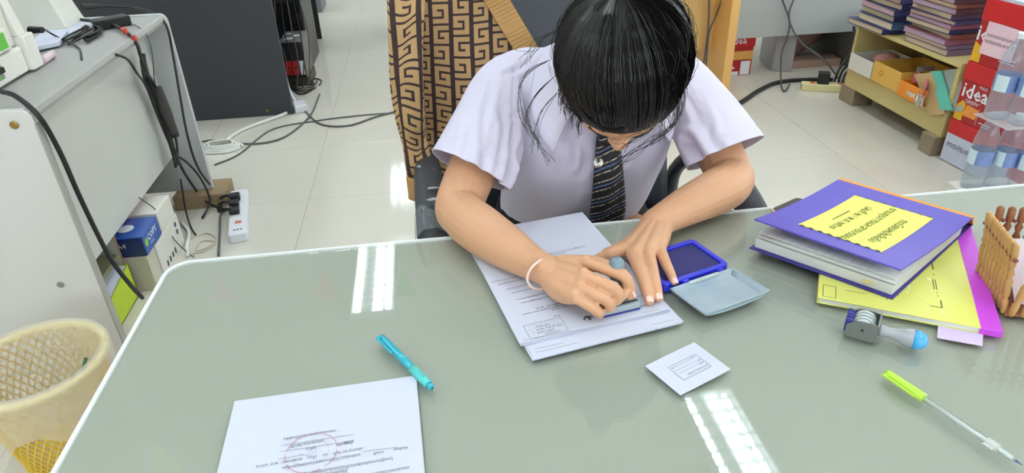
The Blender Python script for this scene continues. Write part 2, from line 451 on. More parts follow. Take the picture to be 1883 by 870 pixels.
for s, p, sz in (('เรื่อง  ขอส่ง', (0.1619, 0.7526, 0.7500), .0045), ('เรียน   คณบดี', (0.1596, 0.7415, 0.7500), .0045), ('ที่ อว', (0.1432, 0.7232, 0.7500), .0045), ('ด้วย ได้กำหนดจัด   ๒๕ ๕๔', (0.1604, 0.7528, 0.7500), .0046),
                 ('ข้าพเจ้าขอความอนุเคราะห์จาก ๒๕๖๗', (0.1592, 0.7466, 0.7500), .0046), ('จึงเรียนมาเพื่อโปรดพิจารณา', (0.1461, 0.7697, 0.7500), .0046), ('อนุเคราะห์ให้นักศึกษาฝึกงาน', (0.1415, 0.7786, 0.7500), .0046),
                 ('ขอแสดงความนับถือ', (0.1229, 0.7927, 0.7500), .0046), ('(ผู้ช่วยศาสตราจารย์)', (0.1069, 0.8166, 0.7500), .0046), ('คณบดีคณะวิทยาการ', (0.1168, 0.8035, 0.7500), .0044),
                 ('สำนักงานคณบดี งานธุรการ', (0.1083, 0.8264, 0.7500), .0044), ('โทร ๐๒ ๕๔๓ ๒๑๐๐ ต่อ ๑๒๓๔', (0.2028, 0.8881, 0.7500), .0044), ('โทรสาร ๐๒ ๕๔๓', (0.1836, 0.8786, 0.7500), .0044), ('สำเนาเรียน', (0.2166, 0.8922, 0.7500), .0044),
                 ('บันทึกข้อความ', (0.2689, 0.7495, 0.7500), .0050), ('ส่วนราชการ', (0.2672, 0.7265, 0.7500), .0045)):
    m.text(s, p[0], p[1], sz, F2, 'LEFT', ZS)
for a, b2 in (((0.0879, 0.6773, 0.7500), (0.1923, 0.6898, 0.7500)), ((0.2525, 0.7079, 0.7500), (0.2979, 0.7136, 0.7500)), ((0.0799, 0.7921, 0.7500), (0.1037, 0.7947, 0.7500)), ((0.0784, 0.8117, 0.7500), (0.0973, 0.8168, 0.7500))):
    m.line(a[0], a[1], b2[0], b2[1], .0004, ZS)
child(m, 'printed_text', INK, st, kind='stuff')
m = MB(); ex, ey, _ = (0.1804, 0.7072, 0.7500)
for pts in ([(-.008, .0), (-.005, .006), (0, .007), (.005, .005), (.008, .001), (.005, .003), (.002, .002), (.003, -.002), (0, -.003), (-.002, .003), (-.005, .002), (-.006, -.003)],):
    m.add([(ex + x, ey + y, ZS) for x, y in pts], [tuple(range(len(pts)))])
child(m, 'crest', INK, st)
m = MB()
for a, b2 in (((0.1005, 0.6558, 0.7500), (0.1559, 0.6657, 0.7500)), ((0.1017, 0.6630, 0.7500), (0.1376, 0.6688, 0.7500)), ((0.2605, 0.6862, 0.7500), (0.2900, 0.6906, 0.7500))):
    m.line(a[0], a[1], b2[0], b2[1], .0004, ZT + .0030)
m.text('ว.', *(0.2633, 0.6788, 0.7500)[:2], .006, F2, 'LEFT', ZT + .0030)
low = [o for o in bpy.data.objects if o.get('label', '').startswith('second lowest')][0]
child(m, 'printed_text', INK, low, kind='stuff')

# the small card
cz = 24.0 * D2R
card = sheet('card', 'small square white card with stamped box lying on the glass', (.2765, .600, ZT + .0006), cz, .081, .0605, wav=.0004, seed=9, thick=.0005, cat='card', n=6)
b = MB().rect(-.0200, -.0140, .0245, .0125, .0005, .0012)
b.text('มหาวิทยาลัยเทคโนโลยี', .0235, -.0085, .0036, math.pi, z=.0012); b.text('เลขรับ', .0235, -.0025, .0036, math.pi, z=.0012); b.text('วันที่', .0235, .003, .0036, math.pi, z=.0012); b.text('เวลา', .021, .0105, .0036, math.pi, z=.0012); b.text('น.', -.015, .0095, .0036, math.pi, z=.0012)
for yy in (-.0025, .003, .0085): b.line(-.018, yy, .014, yy, .0003, .0012)
b.build('stamped_box', INK, card)

# ------------------------------------------------------------------ pens
def along(p, q):
    d = Vector(q) - Vector(p); return d, d.length, math.atan2(d.y, d.x)
teal = mat('teal_rubber', (88, 200, 196), 0.45); teal_clear = mat('teal_plastic', (38, 168, 190), 0.12, coat=0.6); metal = mat('bright_metal', (200, 200, 198), 0.22, metal=1.0)
P, Q = Vector((-0.0915, 0.7159, 0.7560)), Vector((-0.0256, 0.6030, 0.7545)); d, L, a = along(P, Q)
pen = thing('ballpoint_pen', 'teal translucent ballpoint pen touching the corner of the document', 'pen', (P.x, P.y, ZT), a)
def penpart(name, prof, mt, root, z=.0058, n=16):
    m = MB().lathe([(r, h) for h, r in prof], n, (0, 0, z), (1, 0, 0)); return m.build(name, mt, root, smooth=True)
penpart('barrel', [(0, .003), (.001, .0047), (.012, .0052), (.050, .0052), (.085, .0050), (.0852, .0)], teal_clear, pen)
penpart('grip', [(.078, .0), (.078, .0053), (.090, .0057), (.104, .0054), (.116, .0050), (.116, 0)], teal, pen)
penpart('tip_cone', [(.116, 0), (.116, .0047), (.122, .0040), (L - .008, .0022), (L - .008, 0)], teal_clear, pen)
penpart('nib', [(L - .008, 0), (L - .008, .0013), (L - .001, .0006), (L, .0)], metal, pen)
m = MB().box(.002, .040, -.0085, -.0048, .0075, .0105).box(.002, .006, -.0085, 0, .0075, .0115); m.build('clip', teal_clear, pen, bevel=.0012)
m = MB().text('0.5 oil gel', .094, -.001, .0032, 0, z=.01165); m.build('printed_text', BLUEINK, pen)

P, Q = Vector((0.4969, 0.5489, 0.7560)), Vector((0.5474, 0.4026, 0.7540)); d, L, a = along(P, Q)
pen = thing('ballpoint_pen', 'clear ballpoint pen with a lime green cap at its tail', 'pen', (P.x, P.y, ZT), a)
lime = mat('lime_plastic', (186, 226, 74), 0.35); clearp = clear_mat('clear_plastic', (236, 240, 238), 0.05, 1.49, .10)
penpart('cap', [(0, 0), (0, .0040), (.004, .0050), (.048, .0056), (.0485, 0)], lime, pen)
MB().box(.001, .042, -.0088, -.0062, .0055, .0080).box(.001, .006, -.008, 0, .0055, .008).build('clip', lime, pen, bevel=.0008)
penpart('barrel', [(.046, 0), (.046, .0038), (L - .016, .0038), (L - .010, .0030), (L - .006, .0018), (L - .006, 0)], clearp, pen)
penpart('refill', [(.050, 0), (.050, .0021), (L - .010, .0021), (L - .010, 0)], mat('refill_white', (240, 242, 244), 0.4), pen)
penpart('nib', [(L - .007, 0), (L - .007, .0014), (L, .0004), (L, 0)], mat('nib_blue', (80, 96, 170), 0.3, metal=0.6), pen)
MB().lathe([(.0044, -.006), (.0046, 0), (.0044, .006)], 16, (.125, 0, .0058), (1, 0, 0)).box(.119, .129, -.008, 0.0, .0062, .0068).build('tape', clear_mat('sticky_tape', (250, 250, 246), .2, 1.4, .55), pen)

# ------------------------------------------------------------------ ink pad with its open lid
pa = 18.4 * D2R
pad = thing('ink_pad', 'open blue ink pad with grey stained lid beside the spread hand', 'ink pad', (.298, .755, ZT), pa)
blue = mat('blue_plastic', (44, 52, 214), 0.28, coat=0.3)
m = MB(); ring_prism(m, rrect(0, .117, 0, .084, .008), rrect(.008, .109, .008, .076, .004), 0, .0135); m.prism(rrect(.004, .113, .004, .080, .004), .0, .004)
m.build('tray', blue, pad, bevel=.0012)
MB().prism(rrect(.0082, .1088, .0082, .0758, .004), .004, .0105).build('felt', mat('inked_felt', (42, 40, 100), 0.75, bump=.3, bscale=600, rgb2=(60, 58, 128), scale=26), pad, bevel=.001)
for x in (.030, .092):
    MB().box(x, x + .011, -.006, .004, .006, .0125).build('hinge', blue, pad, bevel=.002)
lidm = mat('lid_grey', (186, 194, 192), 0.32, rgb2=(140, 164, 190), scale=22)
m = MB()
def lid_f(u, v):
    x, y = .004 + u * .112, -.008 - v * .072; e = min(u, 1 - u, v, 1 - v)
    return (x, y, .0125 - .0080 * min(1, e / .06) ** .6 * (1 if e < .06 else 1) + .004 * v)
def lid_g(u, v):
    x, y = .004 + u * .112, -.008 - v * .072
    return (x + (.5 - u) * .014, y, .0145 - .0115 * math.sin(math.pi * min(1, max(0, u))) ** .45 + .004 * v - .001)
m.grid(lid_f, 34, 24)
lid = m.build('lid', lidm, pad, smooth=True, solid=.0018)
MB().grid(lambda u, v: (.006 + u * .108, -.010 - v * .068, .0105 - .0098 * math.sin(math.pi * u) ** .35 + .004 * v), 20, 4).build('lid_shell', lidm, pad, smooth=True, solid=.001)
MB().box(.036, .088, -.012, -.007, .010, .0135).build('lid_rib', mat('lid_plain', (188, 198, 196), 0.35), pad, bevel=.001)

# ------------------------------------------------------------------ hand stamp under the hand
stamp = thing('hand_stamp', 'grey ribbed hand stamp held down on the top sheet', 'stamp', (.2215, .7325, ZS - .0003), 11 * D2R)
MB().prism(rrect(-.0285, .0285, -.022, .022, .003), 0, .0028).build('rubber', mat('stamp_rubber', (58, 56, 130), 0.6), stamp)
sg = mat('stamp_grey', (160, 172, 176), 0.35); sd = mat('stamp_dark', (66, 74, 74), 0.5)
MB().prism(rrect(-.0285, .0285, -.022, .022, .003), .0028, .0125).build('base', sg, stamp, bevel=.0015)
for k in range(5):
    y = -.0165 + k * .0082
    MB().box(-.025, .025, y - .0017, y + .0017, .0120, .0131).build('groove', sd, stamp)
MB().lathe([(.0085, .0120), (.0085, .018), (.0066, .024), (.0062, .034), (.0078, .042), (.0100, .052), (.0110, .060), (.0102, .068), (.0068, .0735), (.002, .0755)], 24).build('handle', mat('stamp_handle', (112, 134, 146), 0.25, coat=0.4), stamp, smooth=True)

# ------------------------------------------------------------------ date stamp lying on its side
P, Q = Vector((0.5067, 0.6332, 0.7650)), Vector((0.5599, 0.5902, 0.7630)); d, L, a = along(P, Q)
ds = thing('date_stamp', 'metal date stamp with blue inked wheels and sky blue knob lying on glass', 'stamp', (P.x, P.y, ZT), a)
gm = mat('zinc', (150, 152, 152), 0.34, metal=0.9)
for y in (-.0150, .0135):
    MB().prism([(-.008, .004), (-.004, .001), (.022, .0005), (.0275, .004), (.0275, .026), (.020, .0285), (.002, .027), (-.008, .019)], y, y + .0015).xf(Matrix.Rotation(math.pi / 2, 4, 'X')).xf(Matrix.Translation((0, 0, 0))).build('side_plate', gm, ds)
for ch in [c for c in ds.children]:
    for v in ch.data.vertices: v.co = (v.co.x, -v.co.y, v.co.z)
    ch.data.flip_normals()
MB().box(.0255, .0280, -.0155, .0155, .001, .0285).build('back_plate', gm, ds, bevel=.001)
wheel = mat('wheel_rubber', (196, 204, 206), 0.45); inked = mat('inked_band', (52, 58, 140), 0.5)
for k in range(4):
    y = -.0105 + k * .007
    MB().lathe([(.002, -.0022), (.0125, -.0022), (.0132, 0), (.0125, .0022), (.002, .0022)], 26, (.0105, y, .0155), (0, 1, 0)).build('wheel', wheel, ds)
    MB().box(-.0105, -.002, y - .0026, y + .0026, .006, .0255).build('inked_band', inked, ds, bevel=.0012)
MB().lathe([(.0018, -.0162), (.0018, .0162)], 12, (.0105, 0, .0155), (0, 1, 0)).build('axle', mat('axle', (90, 92, 92), 0.3, metal=1), ds)
MB().lathe([(.0068, .028), (.0080, .030), (.0070, .036), (.0066, .043), (.0092, .052), (.0118, .060), (.0122, .0645), (.0120, .0665)], 24, (0, 0, .0135), (1, 0, 0)).build('handle', mat('knob_grey', (168, 168, 176), 0.2, coat=.6), ds, smooth=True)
MB().lathe([(.0122, .0660), (.0118, .072), (.0095, .0785), (.004, .0815), (.0, .082)], 24, (0, 0, .0135), (1, 0, 0)).build('knob_end', mat('sky_blue', (66, 168, 232), 0.22, coat=.5), ds, smooth=True)

# ------------------------------------------------------------------ yellow folder, tab sheet, phone, purple binder
B0 = Vector((.675, .592)); ang = 59.5 * D2R
yf = thing('folder', 'yellow folder with magenta spine lying under the purple binder', 'folder', (B0.x, B0.y, ZT), ang)
yel = mat('yellow_cover', (232, 232, 118), 0.32, var=.04, scale=12, coat=.3)
MB().box(.002, .296, .002, .207, .0005, .0075).build('pages', mat('page_edges', (232, 232, 228), 0.8, bump=.4, bscale=900, stretch=(1, 1, 40)), yf)
MB().box(0, .298, 0, .210, .0077, .0090).build('cover', yel, yf, bevel=.0004)
MB().box(0, .298, 0, .210, 0, .0007).build('back_cover', yel, yf)
MB().box(-.001, .299, -.004, .020, -.0, .0096).build('spine', mat('magenta_tape', (208, 76, 224), 0.35), yf, bevel=.0008)
m = MB()
m.line(.030, .060, .030, .074, .0014, .0092); m.line(.030, .060, .048, .060, .0018, .0092); m.line(.074, .062, .100, .062, .0012, .0092); m.line(.074, .065, .100, .065, .0012, .0092); m.line(.128, .062, .150, .062, .0018, .0092)
for x in (.056, .064, .112): m.line(x, .0625, x + .003, .0625, .001, .0092)
m.text('กษ 1-67', .040, .110, .018, 0, z=.0092)
m.line(.030, .150, .030, .176, .0010, .0092); m.line(.026, .125, .034, .125, .001, .0092); m.line(.030, .130, .033, .130, .001, .0092)
m.rect(.005, .188, .034, .204, .0009, .0092)
m.build('printed_text', mat('faded_print', (110, 108, 60), .7), yf)
m = MB()
for x, y, s in ((.070, .098, .010), (.054, .100, .006), (.098, .070, .008), (.020, .060, .006), (.046, .084, .004)):
    m.prism([(x - s, y - s * .25), (x + s * .3, y - s * .4), (x + s, y + s * .2), (x, y + s * .35)], .0090, .0093)
m.build('worn_spot', mat('worn_yellow', (246, 242, 176), .6), yf)
tag(top(MB().hexa([(*(0.6201, 0.6266, 0.7500)[:2], ZT), (*(0.6015, 0.6028, 0.7500)[:2], ZT), (*(0.6445, 0.5793, 0.7500)[:2], ZT), (*(0.6646, 0.6030, 0.7500)[:2], ZT)][::-1], [(*(0.6201, 0.6266, 0.7500)[:2], ZT + .0005), (*(0.6015, 0.6028, 0.7500)[:2], ZT + .0005), (*(0.6445, 0.5793, 0.7500)[:2], ZT + .0005), (*(0.6646, 0.6030, 0.7500)[:2], ZT + .0005)][::-1]),
        'paper_slip', mat('lilac_paper', (216, 196, 232), .8), (.63, .60, ZT)), 'lilac paper slip sticking out from under the yellow folder', 'paper slip')
for v in bpy.data.objects['paper_slip'].data.vertices: v.co.z += 0
ph = thing('smartphone', 'phone in a peach case half hidden under the purple binder', 'phone', (.6135, .897, ZT), 27 * D2R)
MB().prism(rrect(-.038, .038, -.078, .078, .010), 0, .0085).build('case', mat('peach_case', (238, 196, 172), .45), ph, bevel=.002)
MB().prism(rrect(-.035, .035, -.075, .075, .008), .0083, .0090).build('screen', mat('phone_glass', (16, 16, 18), .08, coat=1), ph)

FZ = ZT + .0096
pb = thing('binder', 'purple binder with yellow title label and orange spine lying half open', 'binder', (.596, .687, FZ), 0)
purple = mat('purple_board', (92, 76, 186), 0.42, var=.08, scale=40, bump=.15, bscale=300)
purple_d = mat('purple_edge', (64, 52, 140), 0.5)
eF, eL, eR = Vector((0.5865, 0.6755, 0.7600)[:2]), Vector((0.4575, 0.8330, 0.7600)[:2]), Vector((0.8274, 0.8374, 0.7600)[:2]); eB = eL + (eR - eF)
sB, sR = Vector((0.6700, 0.9676, 0.7920)), Vector((0.7966, 0.8111, 0.7890)); uL, uF = Vector((0.4592, 0.8360, 0.8080)), Vector((0.5840, 0.6740, 0.8080))
def q3(v, z): return (v.x, v.y, z)
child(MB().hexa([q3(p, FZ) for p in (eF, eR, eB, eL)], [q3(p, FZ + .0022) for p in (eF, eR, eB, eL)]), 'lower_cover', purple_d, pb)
# page block: thick at the spine, fanned towards the open edge
cB, cR = Vector((sB.x, sB.y)), Vector((sR.x, sR.y)); iF, iL = eF.lerp(eB, .02), eL.lerp(eR, .02); iR, iB = cR.lerp(cB, .03).lerp(iF, .04), cB.lerp(cR, .03).lerp(iL, .04)
pg = MB()
def page_top(u, v):       # u from spine to open edge, v across
    a, b = iB.lerp(iL, u), iR.lerp(iF, u); p = a.lerp(b, v)
    return (p.x, p.y, FZ + .0225 + .003 * math.sin(u * 3.0) + (.006 if u > .9 else 0) * 0 - .004 * max(0, u - .8) * 5)
pg.grid(page_top, 20, 6)
nb = len(pg.v)
bot = [iR, iF, iL, iB]
pages = MB().hexa([q3(p, FZ + .0023) for p in (iF, iR, iB, iL)], [q3(p, z) for p, z in ((iF, FZ + .0165), (iR, FZ + .022), (iB, FZ + .022), (iL, FZ + .0165))])
page_m = mat('binder_pages', (226, 226, 222), .8, bump=.5, bscale=700, stretch=(1, 1, 30))
child(pages, 'pages', page_m, pb, bevel=.001)
for k, lift in enumerate((.003, .008)):
    child(MB().grid(lambda u, v: (lambda a, b: ((a.lerp(b, v)).x, (a.lerp(b, v)).y, FZ + .0225 - .0058 * u + lift * u * u))(iB.lerp(iL, u * (.995 - .015 * k)), iR.lerp(iF, u * (.995 - .015 * k))), 12, 4), 'loose_page', page_m, pb, smooth=True, solid=.0004)
m = MB()
for k in range(13):
    t = .06 + k * .062
    a, b = iL.lerp(iF, t), iB.lerp(iR, t); c = a.lerp(b, .015); e = a.lerp(b, .22)
    z0 = FZ + .0225 - .0058 + .008 * .96 + .0006
    m.add([q3(c, z0), q3(c + Vector((.0006, 0)), z0), q3(e + Vector((.0006, 0)), z0 - .0015), q3(e, z0 - .0015)], [(0, 1, 2, 3)])
child(m, 'ruled_lines', mat('grey_print', (150, 150, 156), .8), pb)
child(MB().hexa([(*iL.lerp(iF, a)[:], FZ + .012) for a in (.80, .87)] + [(*(iL.lerp(iF, a) + Vector((-.004, -.004)))[:], FZ + .012) for a in (.87, .80)],
                [(*iL.lerp(iF, a)[:], FZ + .0124) for a in (.80, .87)] + [(*(iL.lerp(iF, a) + Vector((-.004, -.004)))[:], FZ + .0124) for a in (.87, .80)]), 'index_tab', mat('tab_yellow', (240, 214, 120), .6), pb)
# spine and upper cover
out = (eB - eL).normalized() * .004
child(MB().hexa([q3(eB, FZ), q3(eR, FZ), q3(eR + out, FZ), q3(eB + out, FZ)][::-1], [tuple(sB), tuple(sR), (sR.x + out.x * 2, sR.y + out.y * 2, sR.z + .001), (sB.x + out.x * 2, sB.y + out.y * 2, sB.z + .001)][::-1]), 'spine', mat('orange_tape', (244, 156, 56), .45), pb)
nrm = (sR - sB).cross(uL - sB).normalized(); nrm = nrm if nrm.z > 0 else -nrm
def cov(s, t, h=0.0):     # s from spine to open edge, t from far to near
    a = sB.lerp(uL, s); b = sR.lerp(uF, s); p = a.lerp(b, t)
    return p + Vector((0, 0, -.006 * math.sin(math.pi * s))) + nrm * h
m = MB(); m.grid(lambda u, v: tuple(cov(u, v, 0)), 12, 8)
child(m, 'upper_cover', purple, pb, solid=.0022)
m = MB().grid(lambda u, v: tuple(cov(.165 + u * .695, .235 + v * .575, .0016)), 10, 6)
child(m, 'title_label', mat('label_yellow', (240, 238, 110), .5), pb)
m = MB()
def cover_text(body, s0, s1, t0, h):
    """lettering fitted between s0 and s1 along the cover, mid height at t0; the reader sits on the far side"""
    c = MB().text(body, 0, 0, 1.0, bold=.003)
    xs = [p[0] for p in c.v]; w = max(xs) - min(xs); x0 = min(xs)
    m.add([tuple(cov(s0 + (p[0] - x0) / w * (s1 - s0), t0 + (p[1] - .3) * h, .0022)) for p in c.v], c.f)
cover_text('ทะเบียนหนังสือรับ', .315, .757, .688, .088)
cover_text('งานธุรการและสารบรรณ', .195, .845, .548, .082)
cover_text('เล่มที่ ๒ / พ.ศ. ๒๕๖๗', .279, .753, .413, .082)
for t in (.336, .344): m.add([tuple(cov(*st, .0022)) for st in ((.414, t), (.623, t - .004), (.623, t), (.414, t + .004))], [(0, 1, 2, 3)])
child(m, 'title_text', mat('title_print', (96, 100, 44), .7), pb)
m = MB()
for k in range(9):
    t = .25 + k * .065
    for s0 in (.163, .858): m.add([tuple(cov(s0 + a * .006, t + b * .03, .0024)) for a, b in ((-1, 0), (1, 0), (1, 1), (-1, 1))], [(0, 1, 2, 3)])
child(m, 'dashed_border', mat('title_print', (96, 100, 44), .7), pb)

# ------------------------------------------------------------------ basket of turned wooden sticks
bk = thing('stick_basket', 'square basket built of turned wooden sticks at the desk edge', 'basket', (.715, .632, ZT), 0)
wood_s = mat('turned_wood', (204, 158, 98), .5, var=.16, scale=60, stretch=(1, 1, .15)); wood_b = mat('turned_wood_dark', (150, 92, 58), .5, var=.16, scale=60, stretch=(1, 1, .15))
bead = mat('red_bead', (140, 70, 58), .3)
FLc, BLc = Vector((.715, .630)), Vector((.747, .722)); sv = BLc - FLc; tv = Vector((sv.y, -sv.x)) * 1.15
def stick(base, outw, mt, name, h=.104, w=1.0):
    prof = [(.0035, 0), (.0046, .003), (.0050, .020), (.0036, .024), (.0048, .029), (.0050, .050), (.0034, .055), (.0050, .061), (.0036, .068), (.0049, .076), (.0036, .081), (.0048, .087), (.0048, h - .003), (.0034, h)]
    m = MB().lathe([(r * w * (.62 if .03 < r * 10 < .037 else .80), z) for r, z in prof], 8)
    tilt = Matrix.Translation((base.x, base.y, ZT + .001)) @ Matrix.Rotation(.14, 4, Vector((-outw.y, outw.x, 0)))
    m.xf(tilt); return child(m, name, mt, bk, smooth=True)
sides = [(FLc, sv, Vector((-tv.x, -tv.y)).normalized(), 9, wood_s, 1.0), (BLc, tv, sv.normalized(), 8, wood_b, 1.25), (FLc + tv, sv, tv.normalized(), 9, wood_s, 1.0), (FLc, tv, -sv.normalized(), 8, wood_s, 1.15)]
for p0, dv, ow, n, mt, w in sides:
    for k in range(n):
        stick(p0 + dv * ((k + .5) / n), ow, mt, 'stick', w=w)
    m = MB(); a = p0 + ow * .012; b = a + dv
    m.tube([(a.x, a.y, ZT + .084), (b.x, b.y, ZT + .084)], .0012, 6, smooth=False)
    for k in range(n + 1):
        q = a + dv * (k / n); m.ball((q.x, q.y, ZT + .084), (.0034, .0034, .0028), 8, 5)
    child(m, 'bead_wire', bead, bk, smooth=True)
child(MB().prism([tuple(FLc), tuple(FLc + tv), tuple(BLc + tv), tuple(BLc)], ZT, ZT + .004), 'bottom', wood_b, bk)
c0 = FLc + sv * .12 + tv * .12; c1 = FLc + sv * .10 + tv * .92; c2 = BLc - sv * .10 + tv * .95; c3 = BLc - sv * .12 + tv * .10
tag(top(MB().add([(c0.x, c0.y, ZT + .012), (c1.x, c1.y, ZT + .020), (c2.x, c2.y, ZT + .075), (c3.x, c3.y, ZT + .068)], [(0, 1, 2, 3)]), 'greeting_card', mat('flowered_card', (206, 208, 216), .6, rgb2=(226, 190, 200), scale=55), (c0.x, c0.y, ZT + .01), solid=.0012),
    'pale flowered card lying inside the stick basket', 'card')
# ------------------------------------------------------------------ grey computer desk on the left
grey_lam = mat('grey_laminate', (178, 176, 172), .42, rgb2=(150, 149, 147), scale=160)
panel_m = mat('light_grey_panel', (216, 214, 211), .4, var=.03, scale=4)
panel_e = mat('grey_edge', (170, 168, 162), .45)
cd = thing('computer_desk', 'grey laminate computer desk seen from behind, crowded with cables', 'desk', (-.955, 1.70, 0))
TZ = .778
prof = [(-1.78, TZ - .032), (-.968, TZ - .032), (-.957, TZ - .026), (-.953, TZ - .014), (-.958, TZ - .004), (-.970, TZ), (-1.78, TZ)]
n = len(prof)
child(MB().add([(x, 1.715, z) for x, z in prof] + [(x, 2.765, z) for x, z in prof], [tuple(range(n)), tuple(range(2 * n - 1, n - 1, -1))] + [(i, n + i, n + (i + 1) % n, (i + 1) % n) for i in range(n)]), 'desk_top', grey_lam, cd)
def end_panel(y0, y1, z0):
    P = [(-1.78, z0), (-.950, z0), (-.950, TZ - .03)] + [(-.975 + .025 * math.cos(a), TZ - .025 + .03 * math.sin(a)) for a in (.4, .8, 1.2, 1.57)] + [(-1.78, TZ + .005)]
    n = len(P)
    return MB().add([(x, y0, z) for x, z in P] + [(x, y1, z) for x, z in P], [tuple(range(n)), tuple(range(2 * n - 1, n - 1, -1))] + [(i, n + i, n + (i + 1) % n, (i + 1) % n) for i in range(n)])
child(end_panel(1.700, 1.722, .0), 'end_panel', panel_m, cd, bevel=.002)
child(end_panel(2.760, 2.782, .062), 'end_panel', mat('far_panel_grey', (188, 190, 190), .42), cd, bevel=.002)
child(MB().box(-.952, -.947, 1.699, 1.723, 0, TZ - .03), 'edge_strip', panel_e, cd)
child(MB().box(-1.062, -1.046, 1.722, 2.760, .245, TZ - .032), 'modesty_panel', mat('modesty_grey', (206, 208, 203), .4, var=.03, scale=4), cd, bevel=.0015)
child(MB().box(-1.55, -1.535, 1.722, 2.760, 0, TZ - .032), 'inner_panel', panel_e, cd)
child(MB().box(-1.535, -1.064, 2.074, 2.088, 0, .60), 'divider', panel_m, cd)
child(MB().box(-1.0635, -1.0625, 2.074, 2.088, 0, .60), 'edge_strip', mat('brown_edge', (150, 120, 80), .5), cd)
child(MB().box(-1.535, -1.066, 1.724, 2.073, .150, .165), 'shelf_board', mat('olive_board', (132, 134, 104), .5), cd)
child(MB().lathe([(.0, 0), (.010, 0), (.010, .0015), (.007, .003), (0, .003)], 14, (-0.9959, 1.6985, 0.7489), (0, -1, 0)), 'screw', mat('brass', (170, 140, 80), .3, metal=1), cd)
child(MB().lathe([(.0, 0), (.009, 0), (.009, .0012), (0, .0012)], 14, (-1.0473, 1.6985, 0.2920), (0, -1, 0)), 'screw_cover', mat('grey_dot', (140, 138, 134), .5), cd)
woodblk = mat('rough_wood', (150, 128, 98), .75, var=.2, scale=30, stretch=(1, 6, 6), bump=.4, bscale=120)
def block(x0, x1, y0, y1, z1, label, mt=woodblk):
    return tag(top(MB().box(x0, x1, y0, y1, 0, z1), 'wooden_block', mt, ((x0 + x1) / 2, (y0 + y1) / 2, 0), bevel=.003), label, 'wooden block', 'wooden blocks under furniture')
block(-1.10, -.895, 2.70, 2.86, .0615, 'brown wooden block under the far leg panel of the grey computer desk')

# cables: one thing each
black_c = mat('black_cable', (26, 26, 28), .45); grey_c = mat('grey_cable', (88, 88, 90), .5); white_c = mat('white_cable', (228, 228, 224), .4)
def cable(pts, r, mt, label, name='cable', span=8, ends=None):
    o = top(MB().tube(pts, r, 7, span), name, mt, pts[0], smooth=True)
    return tag(o, label, 'cable')
cable([(-1.0300, 1.7606, 0.8147), (-0.9850, 1.7323, 0.8071), (-0.9400, 1.7100, 0.7609), (-0.9380, 1.7344, 0.6584), (-0.9380, 1.7462, 0.5139), (-0.9380, 1.7753, 0.3272), (-0.9380, 1.8262, 0.1972), (-0.9370, 1.8672, 0.1171)], .0065, black_c, 'thick black cable running down over the near edge of the grey desk')
cable([(-1.2451, 2.9532, 0.7900), (-1.1277, 2.9293, 0.7820), (-1.0229, 2.8204, 0.7820), (-0.9450, 2.7280, 0.7517), (-0.9430, 2.7093, 0.6457), (-0.9430, 2.6670, 0.5122), (-0.9430, 2.6243, 0.3528), (-0.9420, 2.6378, 0.2089), (-0.9625, 2.8111, 0.0300), (-0.9118, 2.7363, 0.0100), (-0.9246, 2.6711, 0.0060)], .0045, black_c, 'black cable from the plug down the far corner of the grey desk')
cable([(-1.4663, 2.8952, 0.8000), (-1.3257, 2.7814, 0.7880), (-1.1865, 2.6902, 0.7880), (-1.0934, 2.6134, 0.7900), (-0.9889, 2.4658, 0.7900), (-0.9500, 2.4270, 0.7612), (-0.9430, 2.4148, 0.7243), (-0.9430, 2.4188, 0.6681), (-1.0000, 2.6031, 0.5576), (-1.0200, 2.6399, 0.4195)], .006, black_c, 'black twin cable with red tape passing over the grey desk edge')
m = MB()
for p, q in (((-0.9750, 2.4223, 0.8098), (-0.9720, 2.4295, 0.7939)), ((-0.9550, 2.4297, 0.7822), (-0.9500, 2.4323, 0.7671))): m.tube([p, q], .0085, 8, smooth=False)
o = top(m, 'red_tape', mat('red_tape', (196, 70, 56), .5), (-.96, 2.5, .79)); o.parent = bpy.data.objects['cable.002'] if 'cable.002' in bpy.data.objects else None
if o.parent: o.location = Vector(o.location) - Vector(o.parent.location)
cable([(-0.9510, 2.2535, 0.7679), (-0.9420, 2.3041, 0.7365), (-0.9420, 2.3413, 0.6816), (-1.0000, 2.5255, 0.5861), (-1.0300, 2.6212, 0.4702)], .004, black_c, 'short black cable with a flat end on the grey desk edge')
cable([(-1.0364, 2.6291, 0.7850), (-0.9784, 2.5606, 0.7820), (-0.9480, 2.5320, 0.7498), (-0.9440, 2.5174, 0.6970), (-0.9800, 2.5678, 0.5975), (-1.0200, 2.6501, 0.5021)], .002, grey_c, 'thin grey wire curving down beside the cable bundle')
cable([(-1.1789, 2.3446, 0.8400), (-1.1907, 2.4237, 0.8000), (-1.0874, 2.3188, 0.7850), (-1.0531, 2.2606, 0.7810), (-1.0122, 2.1626, 0.7800)], .003, black_c, 'thin black lead from the printer plug along the desk top')
cable([(-1.4623, 2.9778, 0.8300), (-1.3881, 2.9032, 0.8100), (-1.2530, 2.7432, 0.7900)], .0025, black_c, 'thin black lead crossing the papers behind the printer')
for k, (dx, w) in enumerate(((0, .0075), (7, .006), (14, .0065), (-6, .0055), (20, .005))):
    pts = [(-1.0000, 2.5794, 0.6841), (-1.0000, 2.5696, 0.6084), (-1.0000, 2.5884, 0.5211), (-1.0000, 2.6057, 0.4196), (-1.0000, 2.6032, 0.3212), (-1.0000, 2.5877, 0.2596)]
    pts = [(p[0] - .006 * (k % 3), p[1] + dx * .0022 * math.sin(i * 1.1 + k) + dx * .001, p[2] - .004 * k) for i, p in enumerate(pts)]
    cable(pts, w, black_c, ['fattest', 'second', 'third', 'fourth', 'thinnest'][k] + ' black cable of the bundle strapped to the grey desk back')
